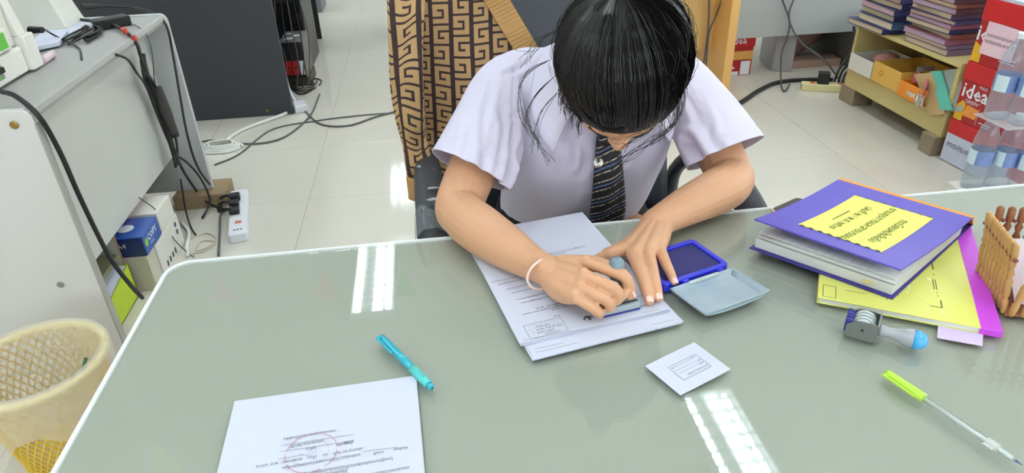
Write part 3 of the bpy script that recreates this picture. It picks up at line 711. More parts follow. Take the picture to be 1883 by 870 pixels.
tag(top(MB().tube([(-0.9850, 2.5884, 0.5612), (-0.9850, 2.5964, 0.4648), (-0.9850, 2.6152, 0.3599)], [.014, .020, .016], 10), 'cable_sleeve', mat('dark_sleeve', (60, 58, 56), .7, bump=.5, bscale=300), (-.99, 2.6, .45), smooth=True), 'dark fabric sleeve around the cable bundle behind the desk', 'cable sleeve')
fl = [([(-1.0000, 2.6063, 0.3244), (-0.9700, 2.5507, 0.2504), (-1.0141, 2.7489, 0.0600), (-0.9538, 2.6798, 0.0300), (-0.8806, 2.6358, 0.0200)], .005, black_c, 'black cable from the bundle to the power strip'),
      ([(-1.0000, 2.6006, 0.2883), (-0.9700, 2.6193, 0.2431), (-0.9500, 2.6562, 0.1532), (-0.9428, 2.6633, 0.0500), (-0.9672, 2.5993, 0.0100), (-0.9635, 2.6367, 0.0100)], .004, black_c, 'black cable looping in front of the wooden block'),
      ([(-1.0000, 2.5824, 0.1923), (-1.0239, 2.6009, 0.0400), (-0.9871, 2.5116, 0.0100), (-0.9584, 2.4608, 0.0060)], .0035, black_c, 'black cable dropping to the floor beside the carton'),
      ([(-0.8507, 2.6600, 0.0300), (-0.8490, 2.5723, 0.0500), (-0.8758, 2.5493, 0.0400), (-0.8660, 2.4523, 0.0060), (-0.8311, 2.2820, 0.0060)], .005, grey_c, 'grey cable hooking from the power strip towards the desk'),
      ([(-1.0425, 2.5762, 0.0000), (-0.9912, 2.4861, 0.0000), (-0.9684, 2.3766, 0.0000), (-0.9453, 2.2971, 0.0000)], .007, white_c, 'thick white cable bending beside the carton'),
      ([(-0.9708, 2.4393, 0.0000), (-0.9219, 2.4732, 0.0000), (-0.8747, 2.4216, 0.0000), (-0.8847, 2.3613, 0.0000), (-0.9294, 2.3413, 0.0000), (-0.9225, 2.4094, 0.0000), (-0.8697, 2.3913, 0.0000), (-0.8880, 2.3337, 0.0000), (-0.9333, 2.3182, 0.0000)], .0028, mat('beige_wire', (196, 188, 168), .5), 'thin beige wire in loops on the floor'),
      ([(-1.0300, 2.2637, 0.2756), (-1.0000, 2.2862, 0.2142), (-1.0000, 2.3289, 0.1245), (-0.9800, 2.3121, 0.0746), (-0.9498, 2.3166, 0.0100), (-0.9227, 2.2909, 0.0060)], .002, grey_c, 'thin grey wire hanging in front of the blue paper ream'),
      ([(-0.8106, 3.9670, 0.0000), (-0.8118, 3.8280, 0.0000), (-0.9065, 3.7172, 0.0000), (-1.0021, 3.6134, 0.0000), (-1.0497, 3.5059, 0.0000), (-1.0645, 3.4122, 0.0000)], .009, white_c, 'thick white cable from the black partition over the floor'),
      ([(-0.6637, 4.1337, 0.0000), (-0.6765, 3.7543, 0.0000), (-0.7555, 3.4828, 0.0000), (-0.8515, 3.3975, 0.0000), (-0.9891, 3.4112, 0.0000), (-1.1268, 3.4842, 0.0000), (-1.1888, 3.4821, 0.0000)], .005, grey_c, 'grey cable sweeping over the floor past the black partition'),
      ([(-0.7187, 3.8532, 0.0000), (-0.6016, 3.6102, 0.0000), (-0.4526, 3.5539, 0.0000), (-0.3125, 3.6584, 0.0000), (-0.1793, 3.7359, 0.0000)], .005, grey_c, 'grey cable running to the chair with the cardigan'),
      ([(-0.1791, 3.7088, 0.0000), (-0.4040, 3.7043, 0.0000), (-0.6370, 3.6680, 0.0000), (-0.8551, 3.5824, 0.0000), (-0.9604, 3.2711, 0.0000), (-1.0505, 3.1572, 0.0000)], .004, grey_c, 'thin grey cable crossing the tiles under the sweeping one'),
      ([(1.5270, 3.4264, 0.0000), (1.6657, 3.4230, 0.0000), (1.8790, 3.6131, 0.0000), (2.0509, 3.7288, 0.0000), (2.2281, 3.7417, 0.0000), (2.3806, 3.7066, 0.0000)], .012, black_c, 'thick black cable on the floor leading to the cream power strip'),
      ([(2.0612, 3.8700, 0.4702), (2.1370, 3.8700, 0.3274), (2.1374, 3.8700, 0.2322), (2.1095, 3.8500, 0.1419), (2.0610, 3.7151, 0.0200), (2.0181, 3.5832, 0.0060), (2.1017, 3.6850, 0.0100)], .005, grey_c, 'dark cable hanging in front of the grey panel and looping on the floor'),
      ([(2.1414, 3.8700, 0.4659), (2.1249, 3.8700, 0.3749), (2.1565, 3.8700, 0.2948), (2.2001, 3.8000, 0.2136), (2.2964, 3.7000, 0.1379), (2.3661, 3.6742, 0.0600), (2.3890, 3.6396, 0.0200)], .005, grey_c, 'dark cable crossing the grey panel towards the cream power strip'),
      ([(1.5108, 3.6000, 0.5509), (1.5231, 3.6000, 0.4233), (1.5246, 3.6000, 0.3066), (1.5203, 3.6000, 0.1558)], .005, grey_c, 'straight dark cable hanging in front of the wooden desk panel'),
      ([(1.5834, 3.6000, 0.5469), (1.5594, 3.6000, 0.4498), (1.5331, 3.6000, 0.3648), (1.5353, 3.6000, 0.2159), (1.5330, 3.6000, 0.1549)], .0045, grey_c, 'curved dark cable hanging in front of the wooden desk panel')]
for pts, r, mt, lab in fl:
    pts = [(p[0], p[1], max(p[2], r + .0005)) for p in pts]
    cable(pts, r, mt, lab)
m = MB()
for k in range(5):
    cx, cy, _ = (-1.0639, 3.3618, 0.0000); a = .02 * k
    m.tube([(cx + (.10 - .008 * k) * math.cos(t) + .01 * math.sin(3 * t + k), cy + (.06 - .005 * k) * math.sin(t), .006 + .007 * k) for t in np.linspace(0, 6.1, 12)], .0055, 7, 4)
tag(top(m, 'cable_coil', white_c, (-1.0639, 3.3618, 0.0000), smooth=True), 'coil of white cable lying behind the grey desk', 'cable coil')
m = MB(); cx, cy, _ = (-0.7707, 4.3189, 0.0000)
for k in range(4):
    m.tube([(cx + (.085 - .01 * k) * math.cos(t + k) + .02 * math.sin(2 * t + k), cy + (.16 - .02 * k) * math.sin(t + k), .006 + .006 * k) for t in np.linspace(0, 6.0, 12)], .004, 6, 4)
tag(top(m, 'cable_coil', black_c, (cx, cy, 0), smooth=True), 'tangle of black wires on the floor below the battery unit', 'cable coil')

# white power strip with plugs
ps = thing('power_strip', 'white power strip on the floor with black plugs', 'power strip', (-.815, 2.578, 0), 11 * D2R)
wp = mat('white_plastic', (228, 230, 238), .3, coat=.2)
MB().prism(rrect(-.036, .036, -.205, .205, .012), 0, .038).build('body', wp, ps, bevel=.005, seg=3)
for k in range(5):
    y = .150 - k * .062
    m = MB().prism(rrect(-.018, .018, y - .016, y + .016, .006), .0375, .0392); so_ = m.build('socket', mat('socket_white', (222, 224, 230), .35), ps)
    m = MB()
    for x in (-.006, .006): m.box(x - .0015, x + .0015, y - .005, y + .004, .0390, .0396)
    m.build('slot', mat('slot_dark', (60, 60, 66), .6), so_)
for k in range(3): MB().lathe([(.004, .0378), (.004, .0394), (.002, .0398)], 10, (-.012 + .012 * k, -.168, 0)).build('indicator', mat('indicator', (70, 66, 96), .4), ps)
MB().prism(rrect(-.010, .014, -.115, -.100, .003), .038, .043).build('switch', mat('orange_switch', (220, 130, 100), .4), ps)
for k, (px_, py_) in enumerate(((-.010, .105), (-.014, .045), (-.012, -.02))):
    M = ps.matrix_basis @ Vector((px_, py_, .0395))
    g = thing('plug', ['black power plug in the far socket of the white strip', 'black power plug in the middle socket of the white strip', 'black angled plug in the nearest used socket of the white strip'][k], 'plug', tuple(M), 11 * D2R, 'plugs in the white power strip')
    MB().prism(rrect(-.020, .020, -.018, .018, .008), 0, .028 - .004 * k).build('plug_body', black_c, g, bevel=.004)
    MB().tube([(-.01, 0, .02), (-.035, .005, .022), (-.06, .015, .01)], .006, 8).build('strain_relief', black_c, g, smooth=True)

# ------------------------------------------------------------------ things in and under the grey desk
ct = thing('carton', 'white cardboard carton with small printed symbols under the grey desk', 'carton', (-1.13, 2.26, 0))
cart_m = mat('white_card', (222, 220, 212), .7, var=.04, scale=10)
child(MB().box(-1.36, -.985, 2.165, 2.41, 0, .134), 'body', cart_m, ct, bevel=.002)
child(MB().box(-1.36, -.9845, 2.28, 2.29, .1342, .1348), 'packing_tape', mat('tape_buff', (206, 198, 180), .4), ct)
m = MB()
for k in range(4): m.add([(-.9845, 2.21 + .03 * k, .02), (-.9845, 2.225 + .03 * k, .02), (-.9845, 2.225 + .03 * k, .042), (-.9845, 2.21 + .03 * k, .042)], [(0, 1, 2, 3)])
for k in range(2): m.lathe([(.010, 0), (.010, .0005)], 12, (-.9845, 2.37, .075 + .03 * k), (1, 0, 0))
child(m, 'printed_symbols', INK, ct, kind='stuff')
rm = thing('paper_ream', 'blue wrapped ream of A4 copy paper under the grey desk', 'paper ream', (-1.10, 2.19, .136))
rb = mat('ream_blue', (44, 92, 176), .3, coat=.4); rn = mat('ream_navy', (22, 44, 104), .3, coat=.4)
child(MB().box(-1.20, -.985, 2.098, 2.245, .136, .208), 'wrapper', rb, rm, bevel=.003)
child(MB().box(-1.198, -.989, 2.0965, 2.0985, .139, .205), 'end_flap', rn, rm)
m = MB(); m.text('A4', 0, 0, .026, 0); m.xf(Matrix.Translation((-1.075, 2.0960, .170)) @ Matrix.Rotation(math.pi / 2, 4, 'X')); child(m, 'size_print', mat('print_white', (232, 236, 244), .5), rm)
m = MB(); m.text('COPY', 0, 0, .032, 0, bold=.0008); m.text('PAPER', .012, -.018, .012); m.xf(Matrix.Translation((-.9845, 2.130, .172)) @ Matrix.Rotation(math.pi / 2, 4, 'Z') @ Matrix.Rotation(math.pi / 2, 4, 'X')); child(m, 'brand_print', mat('print_white', (232, 236, 244), .5), rm)
m = MB().lathe([(0, 0), (.014, 0), (.010, .0006), (0, .0006)], 14, (-.9848, 2.116, .177), (1, 0, 0)); child(m, 'leaf_mark', mat('leaf_green', (140, 200, 70), .5), rm)
m = MB().lathe([(0, 0), (.026, 0), (.026, .0006), (0, .0006)], 20, (-1.06, 2.165, .2082)); child(m, 'oval_mark', mat('print_white', (232, 236, 244), .5), rm)
block_m = mat('pallet', (120, 110, 90), .7)
c2_ = tag(top(MB().box(-1.30, -.988, 2.256, 2.405, .135, .212), 'carton', cart_m, (-1.14, 2.33, .135), bevel=.002), 'small white carton behind the blue paper ream on the larger carton', 'carton')
tag(top(MB().box(-1.20, -.99, 2.092, 2.162, 0, .1345), 'carton', mat('buff_card', (200, 194, 178), .7), (-1.1, 2.12, 0), bevel=.002), 'narrow buff carton under the near end of the blue ream', 'carton')
tag(top(MB().hexa([(-1.30, 2.165, .2125), (-1.075, 2.165, .2125), (-1.075, 2.41, .2125), (-1.30, 2.41, .2125)], [(-1.30, 2.165, .36), (-1.09, 2.165, .34), (-1.09, 2.41, .34), (-1.30, 2.41, .36)]), 'file_box', mat('pink_card', (222, 164, 174), .6), (-1.19, 2.22, .12), bevel=.003), 'pink card file standing on the blue paper ream', 'file box')
lb = thing('file_box', 'lime green file box holding white paper under the grey desk', 'file box', (-1.12, 1.95, 0))
lim = mat('lime_card', (190, 214, 52), .5)
child(MB().box(-1.30, -1.045, 1.89, 1.894, 0, .10).box(-1.30, -1.045, 2.066, 2.070, 0, .125).hexa([(-1.049, 1.89, 0), (-1.045, 1.89, 0), (-1.045, 2.070, 0), (-1.049, 2.070, 0)], [(-1.049, 1.89, .10), (-1.045, 1.89, .10), (-1.045, 2.070, .125), (-1.049, 2.070, .125)]).box(-1.30, -1.045, 1.89, 2.070, 0, .003), 'shell', lim, lb)
child(MB().hexa([(-1.29, 1.897, .004), (-1.052, 1.897, .004), (-1.052, 2.064, .004), (-1.29, 2.064, .004)], [(-1.29, 1.897, .140), (-1.052, 1.897, .100), (-1.052, 2.064, .124), (-1.29, 2.064, .140)]), 'paper_pile', PAPER, lb)

# ------------------------------------------------------------------ printer and clutter on the grey desk
pr = thing('printer', 'white printer with green button on the grey desk', 'printer', (-1.30, 1.95, TZ), 0)
cream = mat('printer_cream', (226, 224, 214), .4); cream2 = mat('printer_pale', (236, 234, 226), .4)
child(MB().box(-1.62, -1.108, 1.730, 2.060, TZ + .006, TZ + .075), 'lower_body', cream2, pr, bevel=.006)
child(MB().box(-1.62, -1.118, 1.730, 2.060, TZ + .077, TZ + .30), 'upper_body', cream, pr, bevel=.008)
child(MB().box(-1.62, -1.095, 2.061, 2.120, TZ + .006, TZ + .10), 'corner_block', cream2, pr, bevel=.004)
child(MB().hexa([(-1.62, 2.061, TZ + .10), (-1.105, 2.061, TZ + .10), (-1.105, 2.105, TZ + .10), (-1.62, 2.105, TZ + .10)], [(-1.62, 2.061, TZ + .26), (-1.12, 2.061, TZ + .26), (-1.12, 2.085, TZ + .26), (-1.62, 2.085, TZ + .26)]), 'side_frame', cream2, pr, bevel=.003)
child(MB().box(-1.119, -1.1055, 1.935, 2.015, TZ + .080, TZ + .135), 'button_plate', cream2, pr, bevel=.003)
child(MB().box(-1.107, -1.1035, 1.955, 1.998, TZ + .087, TZ + .128), 'green_button', mat('button_green', (104, 196, 74), .35), pr, bevel=.002)
child(MB().box(-1.1095, -1.1065, 1.86, 1.935, TZ + .022, TZ + .066), 'socket_recess', mat('recess_grey', (150, 150, 146), .6), pr, bevel=.006)
child(MB().box(-1.108, -1.094, 1.875, 1.925, TZ + .040, TZ + .056), 'connector', black_c, pr, bevel=.003)
child(MB().box(-1.1075, -1.1045, 1.895, 1.915, TZ + .027, TZ + .038), 'green_pin', mat('button_green', (104, 196, 74), .35), pr)
m = MB()
for z in (.175, .205):
    for k in range(5): m.box(-1.1185, -1.1170, 1.995 + k * .006, 1.998 + k * .006, TZ + z, TZ + z + .012)
child(m, 'vent_marks', mat('vent_grey', (150, 150, 148), .6), pr)
tag(top(MB().hexa([(-1.42, 2.14, TZ + .002), (-1.15, 2.14, TZ + .002), (-1.13, 2.19, TZ + .002), (-1.42, 2.19, TZ + .002)], [(-1.42, 2.10, TZ + .30), (-1.20, 2.10, TZ + .26), (-1.19, 2.13, TZ + .26), (-1.42, 2.13, TZ + .30)]), 'paper_tray', mat('charcoal_plastic', (70, 68, 74), .5), (-1.3, 2.1, TZ), bevel=.004), 'charcoal plastic tray leaning behind the printer', 'tray')
tag(top(MB().tube([(-1.1400, 2.1968, 0.8669), (-1.1000, 2.1843, 0.8673)], [.011, .009], 8), 'cable_plug', black_c, (-1.1400, 2.1968, 0.8669)), 'black plug sticking out of the printer side', 'plug')
for k, (pts, z, lab) in enumerate((([(-1.3106, 2.5631, 0.7500), (-1.2220, 2.5631, 0.7500), (-1.2480, 2.8253, 0.7500), (-1.3630, 2.9884, 0.7500), (-1.4321, 2.8208, 0.7500)], .006, 'white paper pile behind the printer'), ([(-1.2588, 2.4092, 0.7500), (-1.2044, 2.4642, 0.7500), (-1.2472, 2.6391, 0.7500), (-1.3279, 2.5825, 0.7500)], .012, 'curled white sheet beside the printer, under black wires'))):
    P2 = [(p[0] * .95, p[1] * .95, TZ) for p in pts]
    m = MB().prism([(p[0], p[1]) for p in P2], TZ + .0006 + .006 * k, TZ + .006 + z * k)
    tag(top(m, 'paper_pile', PAPER, (P2[0][0], P2[0][1], TZ)), lab, 'paper')
tag(top(MB().tube([(-1.1071, 2.1376, 0.7900), (-1.1147, 2.2229, 0.7900)], [.011, .011, .010], 12), 'correction_pen', mat('pale_pink', (226, 202, 212), .35), (-1.1071, 2.1376, 0.7900), smooth=True), 'pale pink tube lying against the printer corner', 'marker')
ad = thing('power_adapter', 'black power adapter at the back of the grey desk', 'adapter', (*(-1.0816, 2.6054, 0.7780)[:2], TZ), 40 * D2R)
MB().prism(rrect(-.058, .058, -.030, .030, .006), .001, .034).build('body', mat('adapter_black', (24, 24, 26), .4), ad, bevel=.004)
MB().tube([(-.055, 0, .018), (-.085, 0, .016), (-.10, -.01, .012)], [.009, .007, .005], 8).build('strain_relief', black_c, ad, smooth=True)
MB().box(-.078, -.062, -.010, .010, .008, .026).build('white_tag', wp, ad, bevel=.002)
m = MB()
for k in range(6):
    m.tube([(-1.1213, 2.3436, 0.7860), (-1.1036, 2.4066, 0.7900), (-1.0954, 2.4850, 0.7920), (-1.0727, 2.4784, 0.7850), (-1.0736, 2.3669, 0.7840), (-1.1004, 2.3502, 0.7830)][:5] if k == 0 else [(p[0] + .012 * math.sin(k * 2 + i), p[1] + .015 * math.cos(k * 3 + i), TZ + .004 + .003 * k) for i, p in enumerate([(-1.1404, 2.3859, 0.7800), (-1.1351, 2.4705, 0.7800), (-1.1249, 2.5677, 0.7800), (-1.0796, 2.4786, 0.7800), (-1.0911, 2.3874, 0.7800)])], .0032, 6, 5)
tag(top(m, 'wire_bundle', black_c, (-1.1229, 2.4463, 0.7780), smooth=True), 'bundle of black wires tied on the grey desk top', 'cable')
b2 = thing('label_printer', 'small beige machine near the far end of the grey desk', 'machine', (-1.32, 2.72, TZ))
child(MB().hexa([(-1.60, 2.56, TZ + .001), (-1.225, 2.60, TZ + .001), (-1.225, 2.755, TZ + .001), (-1.60, 2.755, TZ + .001)], [(-1.60, 2.58, TZ + .20), (-1.285, 2.62, TZ + .20), (-1.285, 2.74, TZ + .20), (-1.60, 2.74, TZ + .20)]), 'body', cream, b2, bevel=.006)
child(MB().box(-1.26, -1.232, 2.66, 2.74, TZ + .01, TZ + .03), 'foot', cream2, b2, bevel=.003)
child(MB().lathe([(.005, 0), (.005, .002), (0, .002)], 10, (-1.2430, 2.7365, 0.8177), (1, 0, .3)), 'screw', mat('dark_screw', (60, 60, 60), .5), b2)
pl2 = tag(top(MB().tube([(-1.2900, 2.8954, 0.8000), (-1.2668, 2.9240, 0.7950), (-1.2338, 2.9500, 0.7900)], [.012, .012, .006], 8), 'plug', black_c, (-1.2972, 2.9577, 0.7900)), 'black plug lying by the beige machine', 'plug')

# ------------------------------------------------------------------ waste bin
bin_ = thing('waste_bin', 'yellow lattice waste bin lined with a clear plastic bag', 'waste bin', (-.985, 1.385, 0))
byel = mat('bin_yellow', (226, 190, 66), .45); brim = mat('bin_rim', (232, 214, 150), .45)
H, R0, R1 = .275, .105, .150
m = MB()
for s in (-1, 1):
    for k in range(44):
        a0 = 2 * math.pi * k / 44
        pts = []
        for j in range(7):
            t = j / 6; r = R0 + (R1 - R0) * t; a = a0 + s * t * 1.1
            pts.append((r * math.cos(a), r * math.sin(a), .012 + t * (H - .02)))
        m.tube(pts, .0022, 4, 1, smooth=False)
m.build('lattice', byel, bin_, kind='stuff')
MB().lathe([(0, 0), (R0 + .003, 0), (R0 + .004, .014), (R0 - .002, .014), (R0 - .002, .006), (0, .006)], 40).build('base', byel, bin_)
MB().lathe([(R1 - .004, H - .014), (R1 + .006, H - .014), (R1 + .011, H - .004), (R1 + .007, H + .004), (R1 - .002, H + .004), (R1 - .006, H - .004), (R1 - .004, H - .014)], 48, cap=False).build('rim', brim, bin_, smooth=True)
bag = clear_mat('bag_film', (250, 250, 250), .18, 1.35, .32, (255, 253, 246))
def bagf(u, v):
    a = 2 * math.pi * u; w = .0022 * math.sin(9 * a + 3 * v) + .0014 * math.sin(17 * a + 8 * v)
    if v < .5:
        t = v / .5; r = R0 - .012 + (R1 - R0 + .002) * t + w * (1 - .4 * t); z = .012 + t * (H - .005)
    elif v < .58:
        t = (v - .5) / .08; r = R1 - .010 + .026 * t; z = H + .008 + .004 * math.sin(math.pi * t)
    else:
        t = (v - .58) / .42; r = R1 + .016 - (.012 + .006 * math.sin(3 * a)) * t + w * 2.2 * t; z = H + .005 - t * (.165 + .045 * math.sin(a * 2 + .6) + .02 * math.sin(5 * a))
    return (r * math.cos(a), r * math.sin(a), z)
MB().grid(bagf, 120, 40, True).build('bag_liner', bag, bin_, smooth=True, fix=False)
tag(top(MB().tube([(-0.9076, 1.3923, 0.2000), (-0.8986, 1.4346, 0.2350)], .0042, 10, smooth=False), 'drinking_straw', mat('green_straw', (34, 104, 60), .35), (-0.9076, 1.3923, 0.2000)), 'dark green drinking straw in the waste bin', 'straw')
cu = MB().lathe([(0, 0), (.030, 0), (.042, .10), (.0435, .10), (.044, .103), (.041, .102), (.029, .003), (0, .003)], 24, (0, 0, 0), cap=False)
tag(cu.build('plastic_cup', clear_mat('cup_clear', (240, 242, 240), .08, 1.45, .12), loc=(-.955, 1.40, .055), rot=(.35, .2, 0), smooth=True), 'clear plastic cup lying in the waste bin', 'cup')

# ------------------------------------------------------------------ black desk far left
charc = mat('charcoal_board', (56, 58, 64), .55, var=.06, scale=60); blk = mat('black_board', (34, 34, 37), .5)
bd = thing('black_desk', 'dark charcoal desk with a tall end panel in the background', 'desk', (-1.2, 3.82, 0))
child(MB().box(-2.4, -.775, 3.82, 3.845, 0, .735), 'end_panel', charc, bd, bevel=.002)
child(MB().box(-2.4, -.745, 3.80, 5.60, .735, .76), 'desk_top', charc, bd, bevel=.002)
child(MB().box(-2.4, -.80, 5.55, 5.575, 0, .735), 'end_panel', blk, bd)
child(MB().box(-1.02, -1.00, 3.845, 5.55, 0.0, .735), 'back_panel', blk, bd)
child(MB().lathe([(0, 0), (.009, 0), (.008, .003), (0, .003)], 12, (-0.9114, 3.8195, 0.0331), (0, -1, 0)), 'screw', mat('brass', (170, 140, 80), .3, metal=1), bd)
cp = thing('computer_tower', 'black computer tower standing behind the charcoal end panel', 'computer', (-.86, 4.95, 0))
child(MB().box(-.985, -.775, 4.72, 5.16, 0, .44), 'case', mat('tower_black', (22, 22, 24), .35), cp, bevel=.006)
child(MB().box(-.975, -.785, 4.715, 4.721, .02, .42), 'front_panel', mat('tower_front', (30, 30, 34), .2, coat=.5), cp, bevel=.003)
up = thing('battery_unit', 'grey battery backup box with red and white sockets on the floor', 'battery unit', (-.815, 4.33, 0))
child(MB().box(-.885, -.745, 4.31, 4.60, .06, .285), 'case', mat('ups_grey', (112, 110, 108), .45), up, bevel=.006)
child(MB().box(-.882, -.748, 4.303, 4.312, .063, .282), 'back_face', mat('ups_black', (30, 30, 32), .4), up, bevel=.002)
child(MB().box(-.87, -.735, 4.34, 4.58, 0, .06), 'foot', mat('ups_brown', (80, 70, 58), .6), up)
for k in range(4):
    x = -.868 + (k % 2) * .044; z = .085 + (k // 2) * .045
    child(MB().box(x, x + .040, 4.298, 4.304, z, z + .041), 'socket', mat('socket_red', (200, 34, 34), .4), up, bevel=.003)
child(MB().box(-.778, -.754, 4.298, 4.304, .085, .170), 'label_plate', mat('print_white', (232, 236, 244), .5), up)
m = MB()
for x, y, s in ((-.83, 4.40, .03), (-.80, 4.47, .026), (-.845, 4.53, .022)): m.prism([(x - s, y - s), (x + s * .8, y - s * .7), (x + s, y + s * .6), (x - s * .6, y + s)], .2852, .2858)
child(m, 'sticker', mat('print_white', (232, 236, 244), .5), up)
for k in range(5):
    x = -.86 + .035 * k
    cable([(x, 4.28 - .01 * k, .735), (x + .012, 4.27, .55), (x - .01 + .01 * k, 4.27, .35), (x + .01, 4.28, .18), (x - .02, 4.24, .02)], .0035, black_c if k % 2 else grey_c, ['first', 'second', 'third', 'fourth', 'fifth'][k] + ' thin cable from the partition edge hanging before the battery unit')
cp2 = thing('plug', 'white plug adapter on the floor at the black partition corner', 'plug', (*(-0.7430, 3.8770, 0.0000)[:2], 0), .3)
MB().prism(rrect(-.035, .035, -.05, .05, .012), 0, .045).build('plug_body', wp, cp2, bevel=.006)
MB().tube([(-.01, .045, .03), (-.02, .09, .05), (-.03, .13, .10), (-.032, .15, .16)], .010, 8).build('strain_relief', wp, cp2, smooth=True)
tag(top(MB().box(-1.02, -.90, 6.55, 6.9, 0, .35), 'storage_box', mat('storage_grey', (120, 122, 128), .5), (-.96, 6.7, 0), bevel=.006), 'small grey box far back on the floor beyond the black desk', 'box')
# bits behind the chair
wr = thing('document_rack', 'dark rack with blue files behind the chair', 'rack', (-.12, 5.45, 0))
child(MB().box(-.20, -.185, 5.35, 5.75, .12, .80).box(.20, .215, 5.35, 5.75, .12, .80).box(-.20, .215, 5.35, 5.75, .12, .135), 'rack_frame', blk, wr)
for k in range(3): child(MB().box(-.165 + .09 * k, -.09 + .09 * k, 5.40, 5.72, .137, .62 - .05 * k), 'file', mat('file_blue', (112, 150, 196), .5), wr, bevel=.003)
block(-.20, -.09, 5.33, 5.45, .12, 'pale wooden block under the dark document rack', mat('pale_wood', (188, 168, 136), .7, var=.12, scale=30, stretch=(1, 6, 6)))
block(.10, .215, 5.33, 5.45, .12, 'second wooden block under the dark document rack, behind the chair', mat('pale_wood', (188, 168, 136), .7))

# ------------------------------------------------------------------ wooden desk and grey desk behind
oak = mat('oak_veneer', (230, 188, 120), .42, var=.10, scale=14, stretch=(10, 10, .8)); oak_e = mat('oak_edge', (234, 182, 108), .45, var=.06, scale=10, stretch=(10, 10, .8))
wd = thing('wooden_desk', 'oak veneer desk behind the seated person', 'desk', (1.2, 3.6, 0))
child(MB().box(1.578, 1.624, 3.455, 4.05, 0, .735), 'side_panel', oak_e, wd, bevel=.002)
child(MB().box(.45, .50, 3.455, 4.05, 0, .735), 'side_panel', oak_e, wd, bevel=.002)
child(MB().box(.50, 1.578, 3.66, 3.68, .255, .735), 'modesty_panel', oak, wd)
child(MB().box(.42, 1.66, 3.42, 4.08, .735, .765), 'desk_top', oak, wd, bevel=.003)
gd = thing('grey_desk', 'pale grey steel desk with a hanging panel in the background', 'desk', (2.2, 3.9, 0))
gp = mat('grey_steel', (178, 182, 184), .42, var=.02, scale=3)
child(MB().box(1.67, 2.75, 3.895, 3.915, .24, .735), 'modesty_panel', gp, gd)
child(MB().box(1.66, 2.78, 3.86, 4.65, .735, .765), 'desk_top', gp, gd, bevel=.003)
child(MB().hexa([(2.13, 3.98, 0), (2.24, 3.93, 0), (2.27, 4.12, 0), (2.16, 4.22, 0)], [(2.13, 3.98, .735), (2.24, 3.93, .735), (2.27, 4.12, .735), (2.16, 4.22, .735)]), 'leg', mat('leg_grey', (164, 164, 168), .4), gd, bevel=.006)
child(MB().hexa([(2.62, 3.92, .0), (2.66, 3.92, .0), (2.66, 4.6, .0), (2.62, 4.6, .0)], [(2.50, 3.92, .735), (2.66, 3.92, .735), (2.66, 4.6, .735), (2.50, 4.6, .735)]), 'end_panel', mat('dark_panel', (98, 98, 94), .5), gd)
bag2 = MB().ball((2.42, 4.32, .165), (.19, .15, .165), 18, 12)
for i, (x, y, z) in enumerate(bag2.v): bag2.v[i] = (x + .015 * math.sin(z * 40 + y * 20), y + .01 * math.sin(x * 33), max(.002, z + .01 * math.sin(x * 25)))
bg = tag(top(bag2, 'handbag', mat('pink_fabric', (214, 188, 180), .8, rgb2=(190, 130, 128), scale=9), (2.42, 4.32, 0), smooth=True), 'soft pinkish bag on the floor under the grey desk', 'bag')
child(MB().box(2.37, 2.47, 4.15, 4.165, .235, .262), 'strap', black_c, bg, bevel=.004)
tag(top(MB().box(2.26, 2.60, 4.0, 4.12, 0, .045), 'plank', mat('pinkish_wood', (176, 144, 128), .7, var=.1), (2.42, 4.06, 0), bevel=.003), 'reddish wooden plank on the floor before the pink bag', 'plank')

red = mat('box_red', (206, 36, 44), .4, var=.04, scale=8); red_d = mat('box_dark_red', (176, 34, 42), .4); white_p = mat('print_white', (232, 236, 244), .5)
def put(mb, o, ux, uy):
    """flat lettering plane (x along ux, y along uy) placed at o in the room"""
    for i, (x, y, z) in enumerate(mb.v):
        p = Vector(o) + Vector(ux) * x + Vector(uy) * y; mb.v[i] = tuple(p)
    return mb
ib = thing('paper_box', 'dark red paper box standing under the grey desk', 'paper box', (1.89, 3.97, 0))
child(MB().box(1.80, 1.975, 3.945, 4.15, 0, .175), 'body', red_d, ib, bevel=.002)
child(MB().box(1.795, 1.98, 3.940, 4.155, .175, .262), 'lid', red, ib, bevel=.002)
child(put(MB().text('idea', 0, 0, .062, bold=.001), (1.822, 3.9385, .197), (1, 0, 0), (0, 0, 1)), 'brand_print', white_p, ib)
child(put(MB().text('idea', 0, 0, .034, bold=.001), (1.812, 3.9435, .042), (1, 0, 0), (0, 0, 1)), 'brand_print', white_p, ib)
child(MB().box(1.802, 1.975, 3.942, 3.9445, .098, .150), 'picture_band', mat('band_orange', (214, 132, 52), .5, rgb2=(226, 190, 110), scale=40), ib)
child(MB().box(1.905, 1.965, 3.942, 3.9445, .004, .088), 'white_panel', white_p, ib)
child(MB().box(1.802, 1.895, 3.942, 3.9445, .002, .026), 'white_strip', white_p, ib)

